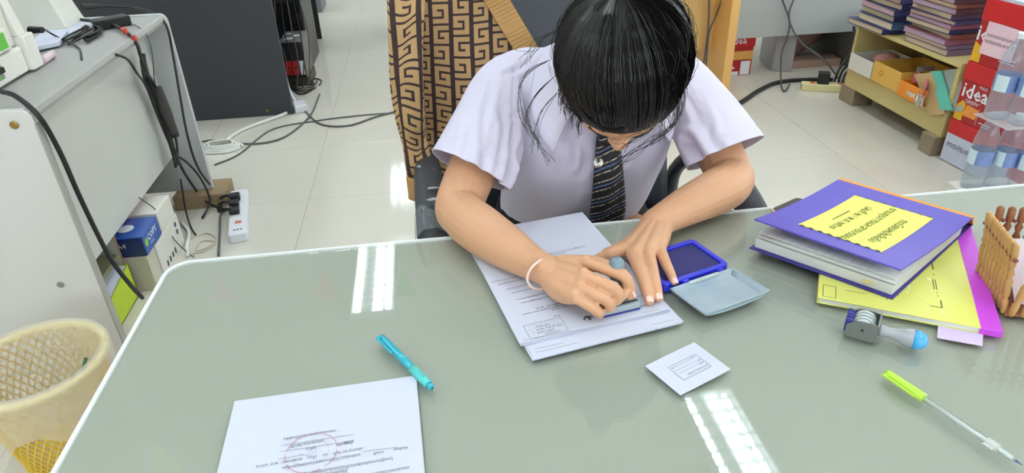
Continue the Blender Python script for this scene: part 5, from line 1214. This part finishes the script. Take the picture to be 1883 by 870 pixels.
# right hand round the stamp handle
W = (.140, .776, .792)
FG = {}
FG['index'] = [(0.1842, 0.7536, 0.8160), (0.2258, 0.7203, 0.8120), (0.2329, 0.7163, 0.7950), (0.2243, 0.7124, 0.7840)]
FG['middle'] = [(0.1758, 0.7290, 0.8130), (0.2112, 0.7073, 0.8020), (0.2179, 0.7055, 0.7870), (0.2121, 0.7094, 0.7780)]
FG['ring'] = [(0.1683, 0.7142, 0.8050), (0.1993, 0.6982, 0.7910), (0.2059, 0.6995, 0.7780), (0.2020, 0.7087, 0.7710)]
FG['little'] = [(0.1604, 0.7066, 0.7950), (0.1851, 0.6944, 0.7800), (0.1919, 0.6972, 0.7710), (0.1893, 0.7069, 0.7660)]
rad = {'index': (.0086, .0082, .0076, .0066), 'middle': (.0086, .0082, .0076, .0068), 'ring': (.0082, .0078, .0072, .0064), 'little': (.0076, .0071, .0065, .0058)}
def finger(j, r_, mc, wr=None):
    pts = [tuple(j[k]) + (r_[k],) for k in range(4)]
    limb(body, pts, 14, 6)
    if mc is not None:
        j0 = Vector(j[0]); w0 = Vector(mc)
        limb(body, [tuple(w0) + (.014,), tuple(w0.lerp(j0, .5)) + (.0135,), tuple(j0) + (r_[0] + .001,)], 14, 5)
for k, (nm, off) in enumerate((('index', (.006, .012, .000)), ('middle', (.003, .004, .001)), ('ring', (.0, -.005, -.001)), ('little', (-.002, -.012, -.004)))):
    finger(FG[nm], rad[nm], tuple(Vector(W) + Vector(off)))
for nm in FG:
    q = Vector(FG[nm][0]); body.ball((q.x, q.y, q.z + .0035), (.0080, .0080, .0076), 12, 8)
    q = Vector(FG[nm][1]); k_ = rad[nm][1] * 1.02; body.ball((q.x, q.y, q.z + .001), (k_, k_, k_), 12, 8)
# palm fullness below the knuckles and the thumb passing behind the handle
limb(body, [(.150, .772, .780, .014), (.172, .752, .776, .015), (.186, .735, .772, .010)], 14)
limb(body, [(.138, .762, .782, .013), (.148, .735, .782, .0125), (0.1641, 0.7131, 0.7900) + (.0105,)], 14)
limb(body, [(.152, .785, .786, .014), (.186, .778, .797, .0125), (.214, .766, .798, .0105), (0.2366, 0.7335, 0.7900) + (.0095,), (0.2380, 0.7208, 0.7800) + (.0078,)], 14)
# left hand lying on the sheets
LW = Vector((.330, .895, .780))
LF = {'index': [(0.2674, 0.8324, 0.7830), (0.2437, 0.8261, 0.7810), (0.2321, 0.8305, 0.7740), (0.2226, 0.8343, 0.7680)],
      'middle': [(0.2694, 0.8087, 0.7850), (0.2677, 0.7621, 0.7790), (0.2679, 0.7406, 0.7690), (0.2667, 0.7234, 0.7640)],
      'ring': [(0.2908, 0.8125, 0.7840), (0.2838, 0.7636, 0.7780), (0.2826, 0.7433, 0.7690), (0.2813, 0.7285, 0.7640)],
      'little': [(0.3126, 0.8260, 0.7800), (0.3113, 0.7918, 0.7760), (0.3140, 0.7764, 0.7680), (0.3146, 0.7628, 0.7630)]}
lr = {'index': (.0105, .0092, .0080, .0068), 'middle': (.0108, .0092, .0082, .0068), 'ring': (.0104, .0088, .0078, .0066), 'little': (.0096, .0080, .0070, .0060)}
for nm, off in (('index', (-.012, -.004, 0)), ('middle', (-.005, -.006, .001)), ('ring', (.004, -.006, .001)), ('little', (.012, -.003, -.001))):
    finger(LF[nm], lr[nm], tuple(LW + Vector(off)))
limb(body, [tuple(LW + Vector((-.006, -.01, -.006))) + (.016,), (.300, .855, .772, .017), (.288, .830, .772, .013)], 14)
limb(body, [tuple(LW + Vector((.006, -.012, -.006))) + (.014,), (.320, .850, .772, .014)], 14)
limb(body, [tuple(LW + Vector((-.016, .0, -.004))) + (.014,), (.286, .868, .770, .0125), (.262, .856, .767, .0100), (.240, .850, .766, .0078)], 14)
bme = melt(body, .0015, 3, .5)
pbody = link('body', bme, skin, pe, pe)
# nails
nail_m = mat('nail', (238, 196, 182), .22, coat=.6)
def nail(p, q, w_, name='fingernail', up=(0, 0, 1)):
    p, q = Vector(p), Vector(q); d = (q - p).normalized(); U = Vector(up); U = (U - d * U.dot(d)).normalized(); S = d.cross(U)
    c = q + d * .0005
    def f(u, v):
        a = (u - .5) * 1.7; rr = w_
        taper = 1 - .25 * abs(2 * v - 1) ** 3
        p_ = c + d * ((v - .5) * .0105 + .001) + S * (math.sin(a) * rr * taper) + U * (math.cos(a) * rr * .98 - .0002)
        return tuple(p_)
    return child(MB().grid(f, 6, 6), name, nail_m, pe, smooth=True, solid=.0006)
for nm in ('middle', 'ring', 'little'):
    j = LF[nm]; nail(j[2], j[3], lr[nm][3] + .0002)
nail((0.2366, 0.7335, 0.7900), (0.2380, 0.7208, 0.7800), .0078, up=(.7, -.2, .3))
# elastic band on the wrist
c0 = Vector((0.1343, 0.7761, 0.7890)); ax = Vector((.125 - .094, .80 - .852, 0)).normalized(); s1 = Vector((-ax.y, ax.x, 0)); s2 = Vector((0, 0, 1))
ax2 = (ax + s1 * .25).normalized()
child(MB().tube([tuple(c0 + s1 * (.0272 * math.cos(t)) + s2 * (.0242 * math.sin(t)) + ax * (.006 * math.cos(t))) for t in np.linspace(0, 6.2832, 25)], .0019, 8, 3), 'wrist_band', mat('pale_pink_band', (240, 212, 200), .6), pe, smooth=True)

# shirt
def shirt_mesh():
    s = MB()
    limb(s, [(.285, 1.36, .52, .150, .115), (.285, 1.315, .62, .154, .122), (.286, 1.265, .70, .158, .126), (.288, 1.215, .79, .166, .122), (.29, 1.190, .87, .168, .108), (.29, 1.190, .925, .150, .080), (.29, 1.165, .955, .080, .065)], n=36, span=6, side=(1, 0, 0))
    limb(s, [(.22, 1.20, .92, .060), (.148, 1.205, .921, .058), (.098, 1.125, .876, .063), (.060, 1.065, .838, .068), (.028, 1.015, .802, .072), (.0, .97, .77, .074)], n=28)
    limb(s, [(.36, 1.20, .91, .060), (.438, 1.205, .911, .058), (.480, 1.130, .868, .063), (.497, 1.070, .830, .068), (.508, 1.02, .797, .071), (.515, .97, .76, .072)], n=28)
    limb(s, [(.17, 1.185, .90, .055), (.29, 1.17, .925, .060), (.41, 1.185, .895, .055)], n=24)
    return melt(s, .0036, 9, .5)
sm = shirt_mesh()
# cloth folds: shallow creases and ridges along given lines
co = coords(sm); no = normals(sm)
def crease(pts, w_, d_):
    """fold along a polyline of rough points that are first snapped onto the cloth"""
    line = [np.array(p[:3]) for p in cr(pts, 4)]
    line = [co[np.argmin(((co - p) ** 2).sum(1))] for p in line]
    best = np.full(len(co), 9.0); tt = np.zeros(len(co)); n_ = len(line) - 1
    for k in range(n_):
        a, b = line[k], line[k + 1]; ab = b - a; L2 = ab @ ab + 1e-9
        t = np.clip(((co - a) @ ab) / L2, 0, 1); dist = np.linalg.norm(co - (a + t[:, None] * ab), axis=1)
        m_ = dist < best; best[m_] = dist[m_]; tt[m_] = (k + t[m_]) / n_
    fade = np.sin(np.pi * np.clip(tt, .04, .96)) ** .7
    return (d_ * (np.exp(-(best / w_) ** 2) - .7 * np.exp(-((best - 2.0 * w_) / w_) ** 2)) * fade)[:, None] * no
disp = np.zeros_like(co)
for pts, w_, d_ in (
    ([(0.1451, 1.0664, 0.9093), (0.1368, 1.0240, 0.8551), (0.1064, 0.9919, 0.7942)], .009, -.008), ([(0.1256, 1.0707, 0.9327), (0.1248, 1.0387, 0.8977), (0.1058, 1.0051, 0.8564)], .007, -.004),
    ([(0.1081, 1.1422, 0.9719), (0.0885, 1.0756, 0.9338), (0.0741, 1.0198, 0.8953)], .006, -.0030), ([(0.0681, 1.0619, 0.9262), (0.0505, 1.0207, 0.8922), (0.0381, 0.9776, 0.8559)], .007, -.0035),
    ([(0.0892, 1.0018, 0.8874), (0.0719, 0.9731, 0.8549), (0.0522, 0.9538, 0.8378)], .007, -.0035), ([(0.1901, 1.1857, 0.9829), (0.1569, 1.1581, 0.9688), (0.1266, 1.1450, 0.9605)], .005, -.0025),
    ([(0.1853, 1.0522, 0.8732), (0.1642, 1.0390, 0.8264), (0.1393, 1.0348, 0.7745)], .010, -.005), ([(0.2185, 1.0338, 0.8681), (0.2113, 1.0189, 0.8213), (0.1933, 1.0205, 0.7608)], .009, -.004), ([(0.2402, 1.0057, 0.8443), (0.2493, 1.0000, 0.7966), (0.2415, 1.0028, 0.7600)], .007, -.0035),
    ([(0.1432, 1.0461, 0.8743), (0.1763, 1.0280, 0.8499), (0.2200, 1.0176, 0.8408)], .010, -.003), ([(0.3089, 1.0011, 0.8500), (0.3228, 0.9994, 0.8101), (0.3205, 0.9993, 0.7696)], .008, -.004), ([(0.3436, 1.0194, 0.8683), (0.3514, 1.0048, 0.8250), (0.3480, 1.0140, 0.7804)], .008, -.005),
    ([(0.3903, 1.0625, 0.8915), (0.3712, 1.0112, 0.8597), (0.3726, 0.9584, 0.8295)], .009, -.008), ([(0.3943, 1.0078, 0.8783), (0.3953, 0.9709, 0.8554), (0.4092, 0.9396, 0.8443)], .007, -.004), ([(0.4434, 1.0812, 0.9339), (0.4347, 1.0159, 0.9003), (0.4299, 0.9592, 0.8621)], .007, -.003),
    ([(0.4251, 1.0982, 0.9394), (0.4212, 1.0484, 0.9133), (0.4154, 1.0095, 0.8854)], .006, -.003), ([(0.4448, 0.9888, 0.8956), (0.4423, 0.9642, 0.8730), (0.4422, 0.9439, 0.8582)], .006, -.003)):
    disp += crease(pts, w_, d_ * 1.7)
x, y, z = co.T
disp += (.0016 * np.sin(31 * x + 17 * z) * np.sin(23 * z - 19 * y) + .0011 * np.sin(61 * x - 37 * z + 11 * y))[:, None] * no
def seam(c_, n_, near, rad_, d_, w_=.0016):
    n_ = np.array(n_) / np.linalg.norm(n_); s_ = (co - np.array(c_)) @ n_; k_ = np.linalg.norm(co - np.array(near), axis=1) < rad_
    return (-d_ * np.exp(-(s_ / w_) ** 2) * k_)[:, None] * no
disp += seam((.064, 1.064, .846), (-.72, -.63, -.94), (.06, 1.06, .84), .11, .0016) + seam((.498, 1.066, .836), (.35, -.70, -1.0), (.497, 1.06, .83), .11, .0016)
disp += seam((.150, 1.19, .93), (-1, .15, .1), (.15, 1.17, .93), .10, .0018, .0022) + seam((.438, 1.19, .92), (1, .15, .1), (.44, 1.17, .92), .10, .0018, .0022)
setco(sm, co + disp)
bm = bmesh.new(); bm.from_mesh(sm)
def trim(co_, no_, near, rad_):
    c = Vector(near); fs = [f for f in bm.faces if (f.calc_center_median() - c).length < rad_]
    g = list({e for f in fs for e in f.edges}) + list({v for f in fs for v in f.verts}) + fs
    bmesh.ops.bisect_plane(bm, geom=g, plane_co=co_, plane_no=no_, clear_outer=True)
dR = Vector((.028 - .098, 1.015 - 1.125, .802 - .876)).normalized(); dL = Vector((.508 - .480, 1.02 - 1.13, .797 - .868)).normalized()
trim((.052, 1.050, .829), (dR + Vector((-.25, .1, -.45))).normalized(), (.0, .99, .78), .14)
trim((.500, 1.052, .818), (dL + Vector((.1, .1, -.35))).normalized(), (.515, .98, .765), .135)
bmesh.ops.bisect_plane(bm, geom=list(bm.verts) + list(bm.edges) + list(bm.faces), plane_co=(.29, 1.3, .60), plane_no=(0, .25, -1), clear_outer=True)
trim((.29, 1.125, .945), (0, -.72, .70), (.29, 1.11, .96), .085)
bm.to_mesh(sm); bm.free()
cloth = mat('shirt_cotton', (214, 208, 229), .8, var=.015, scale=6, bump=.10, bscale=1400)
so = link('shirt', sm, cloth, pe, pe)
md = so.modifiers.new('thickness', 'SOLIDIFY'); md.thickness = .0016; md.offset = 0
# sleeve hem stitching
# collar
def collar_f(sgn):
    def f(u, v):
        a = sgn * (math.pi - u * 2.55)            # from the nape round to the front
        ca, sa = math.sin(a), math.cos(a)
        front = max(0, (u - .55) / .45)
        r0 = .066; r1 = .098 + .038 * front ** 2
        c_ = Vector((.292, 1.128, .952)); tl = .62
        def ring(r, lift): 
            q = Vector((r * ca * 1.16, -r * sa, 0)); q = Matrix.Rotation(tl, 3, 'X') @ q
            return c_ + q + Vector((0, -.35, .94)) * lift
        p0 = ring(r0, .012); p1 = ring(r1 + .018 * front, -.009 - .012 * front); mid = ring((r0 + r1) / 2 + .004, .010)
        p = p0 * (1 - v) ** 2 + mid * 2 * v * (1 - v) + p1 * v * v
        return tuple(p)
    return f
for sgn in (1, -1):
    child(MB().grid(collar_f(sgn), 22, 8), 'collar', cloth, pe, smooth=True, solid=.0030)
# tie with woven stripes
def stripe_mat():
    m = bpy.data.materials.new('striped_tie'); m.use_nodes = True; nt = m.node_tree; b = nt.nodes['Principled BSDF']
    tc = nt.nodes.new('ShaderNodeTexCoord'); mp = nt.nodes.new('ShaderNodeMapping'); mp.inputs['Rotation'].default_value = (0, math.radians(24), 0); mp.inputs['Scale'].default_value = (1, 0, 1)
    sx = nt.nodes.new('ShaderNodeSeparateXYZ'); nt.links.new(tc.outputs['Object'], mp.inputs[0]); nt.links.new(mp.outputs[0], sx.inputs[0])
    def wave(freq, width, ph):
        mu = nt.nodes.new('ShaderNodeMath'); mu.operation = 'MULTIPLY_ADD'; mu.inputs[1].default_value = freq; mu.inputs[2].default_value = ph; nt.links.new(sx.outputs['Z'], mu.inputs[0])
        fr = nt.nodes.new('ShaderNodeMath'); fr.operation = 'FRACT'; nt.links.new(mu.outputs[0], fr.inputs[0])
        lt = nt.nodes.new('ShaderNodeMath'); lt.operation = 'LESS_THAN'; lt.inputs[1].default_value = width; nt.links.new(fr.outputs[0], lt.inputs[0]); return lt
    w1 = wave(62, .13, 0); w2 = wave(31, .075, .25)
    nz = nt.nodes.new('ShaderNodeTexNoise'); nz.inputs['Scale'].default_value = 400; nt.links.new(tc.outputs['Object'], nz.inputs[0])
    gt = nt.nodes.new('ShaderNodeMath'); gt.operation = 'GREATER_THAN'; gt.inputs[1].default_value = .46; nt.links.new(nz.outputs['Fac'], gt.inputs[0])
    mu = nt.nodes.new('ShaderNodeMath'); mu.operation = 'MULTIPLY'; nt.links.new(w1.outputs[0], mu.inputs[0]); nt.links.new(gt.outputs[0], mu.inputs[1])
    a = nt.nodes.new('ShaderNodeMix'); a.data_type = 'RGBA'; a.inputs['A'].default_value = lin((30, 26, 32)); a.inputs['B'].default_value = lin((206, 196, 178)); nt.links.new(mu.outputs[0], a.inputs['Factor'])
    c = nt.nodes.new('ShaderNodeMix'); c.data_type = 'RGBA'; c.inputs['B'].default_value = lin((92, 112, 170)); nt.links.new(a.outputs['Result'], c.inputs['A']); nt.links.new(w2.outputs[0], c.inputs['Factor'])
    nt.links.new(c.outputs['Result'], b.inputs['Base Color']); b.inputs['Roughness'].default_value = .55
    return m
tie_m = stripe_mat()
tp = cr([(.293, 1.062, .868), (.296, 1.066, .835), (.299, 1.066, .79), (.304, 1.076, .735), (.309, 1.098, .675), (.312, 1.125, .615)], 8)
def tie_f(u, v):
    t = v * (len(tp) - 1); i = min(int(t), len(tp) - 2); p = tp[i] + (tp[i + 1] - tp[i]) * (t - i)
    w_ = .017 + .016 * min(1, v * 1.5); x = (u - .5) * 2
    return (p[0] + x * w_, p[1] + .006 * x * x + .002 * math.sin(4 * x + 9 * v) - .001, p[2] + .002 * x)
tie = child(MB().grid(tie_f, 10, 40), 'tie', tie_m, pe, smooth=True, solid=.0035)
kn = MB(); limb(kn, [(.291, 1.078, .898, .024, .013), (.292, 1.066, .880, .022, .013), (.2935, 1.060, .858, .016, .010)], 16, 5, side=(1, 0, 0)); child(kn, 'tie_knot', tie_m, pe, smooth=True)
pin_c = Vector((0.2777, 1.0620, 0.8173))
child(MB().lathe([(0, 0), (.0082, 0), (.0090, .0012), (.0080, .0026), (.0060, .0024), (.0050, .0036), (0, .0042)], 20, tuple(pin_c), (-.1, -.85, .5)), 'round_pin', mat('silver', (206, 206, 204), .25, metal=1), pe, smooth=True)
# skirt and shoes
sk = MB()
limb(sk, [(.285, 1.325, .645, .146, .112), (.285, 1.33, .58, .170, .125), (.285, 1.24, .555, .175, .092), (.285, 1.05, .555, .165, .082), (.285, .955, .545, .150, .075)], n=32, side=(1, 0, 0))
limb(sk, [(.285, 1.31, .60, .150, .115), (.285, 1.285, .655, .150, .112)], n=28, side=(1, 0, 0))
limb(sk, [(.285, .95, .54, .150, .060), (.285, .93, .42, .152, .066)], n=28, side=(1, 0, 0))
skm = melt(sk, .006, 6); cs = coords(skm); ns = normals(skm)
setco(skm, cs + (.004 * np.sin(55 * cs[:, 0]) * np.clip((.64 - cs[:, 2]) * 8, 0, 1))[:, None] * ns)
link('skirt', skm, mat('black_cloth', (20, 20, 24), .85, bump=.2, bscale=900), pe, pe)
for s in (-1, 1):
    sh = MB(); limb(sh, [(.285 + s * .09, 1.005, .045, .037, .038), (.285 + s * .09, .93, .038, .039, .032), (.285 + s * .092, .81, .030, .040, .026)], 18, 6, side=(1, 0, 0))
    for i, (x_, y_, z_) in enumerate(sh.v): sh.v[i] = (x_, y_, max(.001, z_))
    child(sh, 'shoe', mat('shoe_black', (18, 18, 20), .3), pe, smooth=True)
# face details
for s in (1, -1):
    m = MB(); c = hp(s * .030, .084, -.003)
    m.tube([tuple(hp(s * .016, .083, -.006)), tuple(hp(s * .030, .0855, -.011)), tuple(hp(s * .044, .078, -.006))], .0014, 6); child(m, 'eyelashes', mat('lash', (24, 20, 20), .6), pe)
    m = MB(); m.tube([tuple(hp(s * .012, .094, .016)), tuple(hp(s * .028, .094, .021)), tuple(hp(s * .046, .082, .016))], [.0022, .0026, .0012], 6); child(m, 'eyebrow', mat('lash', (24, 20, 20), .6), pe)
m = MB(); blob(m, (0, .086, -.058), (.017, .008, .004), 14, 8); blob(m, (0, .084, -.067), (.015, .008, .005), 14, 8); child(m, 'lips', lip, pe, smooth=True)

# hair: a combed cap, strands drawn to the tie, a tail and loose wisps
hair_m = mat('black_hair', (14, 13, 15), .5, var=.2, scale=80, spec=.6); hair_s = mat('hair_strand', (15, 13, 14), .34, spec=.5)
TIE = Vector((-.02 * 0 + .012, -.088, .085))           # tie in (right, face, crown) head axes
ER = (.090, .106, .106); EC = (0, -.014, .018)
def surf(r_, f_, c_, h=0.0):
    """point of the hair surface along a direction given in head axes"""
    d = Vector((r_ / ER[0], f_ / ER[1], c_ / ER[2])); k = 1.0 / d.length
    p = Vector((r_ * k, f_ * k, c_ * k)); L_ = p.length; p = p * ((L_ + h) / L_)
    return hp(EC[0] + p.x, EC[1] + p.y, EC[2] + p.z)
hc_ = MB()
def cap_f(u, v):
    # u round the head, v from the tie outward to the hairline
    a = 2 * math.pi * u
    e = hairline(a); t = Vector(TIE).normalized()
    d = t.lerp(e, v) if v else t
    d = slerp(t, e, v)
    return tuple(surf(d.x, d.y, d.z, .0035 * math.sin(a * 13 + v * 3) * v * (1 - v) + .001))
def slerp(a, b, t):
    a, b = a.normalized(), b.normalized(); o_ = math.acos(max(-1, min(1, a.dot(b))))
    if o_ < 1e-4: return a
    return (a * math.sin((1 - t) * o_) + b * math.sin(t * o_)) / math.sin(o_)
def hairline(a):
    """direction of the hairline at angle a: 0 front, pi/2 right temple, pi nape"""
    f_ = math.cos(a); r_ = math.sin(a)
    if f_ > 0: c_ = .20 * f_ ** 1.5 - .42 * (1 - f_)
    else: c_ = -.42 - .75 * (-f_)
    return Vector((r_ * 1.0, f_ * 1.0, c_)).normalized()
hc_.grid(cap_f, 96, 26, True)
hair = child(hc_, 'hair', hair_m, pe, smooth=True, solid=.006)
st_ = MB()
def strand(pts, r_, mb=st_, n=3):
    mb.tube(pts, [r_ * .7, r_, r_, r_ * .5], n, 1, smooth=False)
t0 = Vector(TIE).normalized(); hr = random.Random(11)
for k in range(4200):
    a = hr.uniform(0, 2 * math.pi); e = hairline(a); h0 = hr.uniform(.001, .0055) + .003 * math.sin(7 * a) ** 2; j = hr.uniform(-.05, .05); st0 = hr.uniform(.9, 1.04)
    pts = []
    for i in range(10):
        v = st0 * (1 - i / 9)
        d = slerp(t0, hairline(a + j * v * (1 - v) * 3), v) if v <= 1 else slerp(t0, e, v)
        pts.append(surf(d.x, d.y, d.z, h0 * (.6 + 1.0 * math.sin(math.pi * min(1, v)))))
    strand(pts, hr.uniform(.0004, .0009))
for k in range(420):
    a = hr.uniform(0, 2 * math.pi); v1 = hr.uniform(.55, 1.0); v0 = v1 - hr.uniform(.15, .4); h1 = hr.uniform(.004, .016)
    j = hr.uniform(-.25, .25)
    pts = [surf(*slerp(t0, hairline(a + j * q * q), v1 + (v0 - v1) * q), .004 + h1 * math.sin(1.9 * q) ** 2) for q in np.linspace(1, 0, 7)]
    strand(pts, hr.uniform(.0002, .0004))
# side hair falling past the temples to the cheeks
for k in range(260):
    s = 1 if hr.random() < .55 else -1; a = s * hr.uniform(.55, 1.9); e = hairline(a); p0 = surf(e.x, e.y, e.z, .003)
    drop = hr.uniform(.008, .036) * (1.0 if s > 0 else 1.15); out_ = Vector((e.x, e.y * .5, 0)) * hr.uniform(-.004, .010)
    d0 = slerp(t0, e, .55); pm = surf(d0.x, d0.y, d0.z, .006)
    p2 = p0 + RT * out_.x + FD * (hr.uniform(-.004, .020)) - CR * drop * .6 + Vector((0, 0, -drop * .45))
    strand([pm, surf(*slerp(t0, e, .8), .007), p0, p0.lerp(p2, .5) + RT * s * hr.uniform(0, .005), p2], hr.uniform(.0003, .0007))
child(st_, 'strands', hair_s, pe, kind='stuff', fix=False)
o = bpy.data.objects['strands']; M_ = o.matrix_basis.copy(); o.parent = hair
# loose wisps
wm = MB()
def wisp(p, r_=.00035, n=6, sp=.006):
    for k in range(n):
        q = [Vector(a) + Vector((hr.uniform(-sp, sp), hr.uniform(-sp, sp), hr.uniform(-sp, sp))) * (i / (len(p) - 1)) for i, a in enumerate(p)]
        wm.tube([tuple(a) for a in q], r_, 3, 4)
wisp([(0.1809, 0.9571, 1.0081), (0.1496, 0.9375, 0.9884), (0.1358, 0.9283, 0.9600), (0.1489, 0.9134, 0.9272), (0.1631, 0.8955, 0.8994)], .0004, 5, .008)
wisp([(0.1786, 0.9794, 1.0259), (0.1465, 0.9656, 1.0160), (0.1307, 0.9537, 0.9926), (0.1319, 0.9296, 0.9516), (0.1455, 0.9177, 0.9240)], .0004, 5, .010)
wisp([(0.1790, 0.9257, 0.9940), (0.1569, 0.9121, 0.9763), (0.1476, 0.9045, 0.9515), (0.1417, 0.8943, 0.9230)], .0004, 4, .008)
wisp([(0.3431, 0.8805, 0.9889), (0.3289, 0.8555, 0.9634), (0.2994, 0.8434, 0.9467), (0.2682, 0.8381, 0.9316), (0.2460, 0.8381, 0.9173)], .0004, 9, .010)
wisp([(0.3195, 0.8663, 0.9799), (0.2914, 0.8453, 0.9585), (0.2648, 0.8433, 0.9497), (0.2501, 0.8424, 0.9353)], .0004, 8, .008)
wisp([(0.3563, 0.9001, 1.0052), (0.3454, 0.8725, 0.9758), (0.3222, 0.8555, 0.9521), (0.2946, 0.8508, 0.9386)], .0004, 8, .008)
wisp([(0.2132, 1.0195, 1.0616), (0.1817, 1.0278, 1.0495), (0.1656, 1.0317, 1.0332), (0.1473, 1.0237, 1.0158)], .0003, 10, .014)
wisp([(0.1980, 0.8863, 0.9900), (0.2089, 0.8657, 0.9770), (0.2283, 0.8509, 0.9654), (0.2571, 0.8452, 0.9613)], .0005, 12, .006)
wo = child(wm, 'wisps', hair_s, pe, kind='stuff', fix=False); wo.parent = hair
# tie and tail of hair hanging back over the nape
tw = surf(*t0, .004)
back = hp(0, -.18, .04)
child(MB().tube([tuple(tw + (RT * math.cos(t) + (CR - FD * .0).normalized() * math.sin(t)) * .017) for t in np.linspace(0, 6.2832, 15)], .005, 8, 3), 'hair_tie', mat('hair_tie_black', (16, 16, 18), .7), pe, smooth=True)
tl = MB(); limb(tl, [tuple(surf(*t0, -.01)) + (.016,), tuple(hp(.01, -.125, .105)) + (.024,), tuple(hp(.012, -.165, .075)) + (.026,), tuple(hp(.015, -.185, .01)) + (.022,), tuple(hp(.018, -.175, -.07)) + (.012,)], 20, 6)
child(tl, 'ponytail', hair_m, pe, smooth=True)
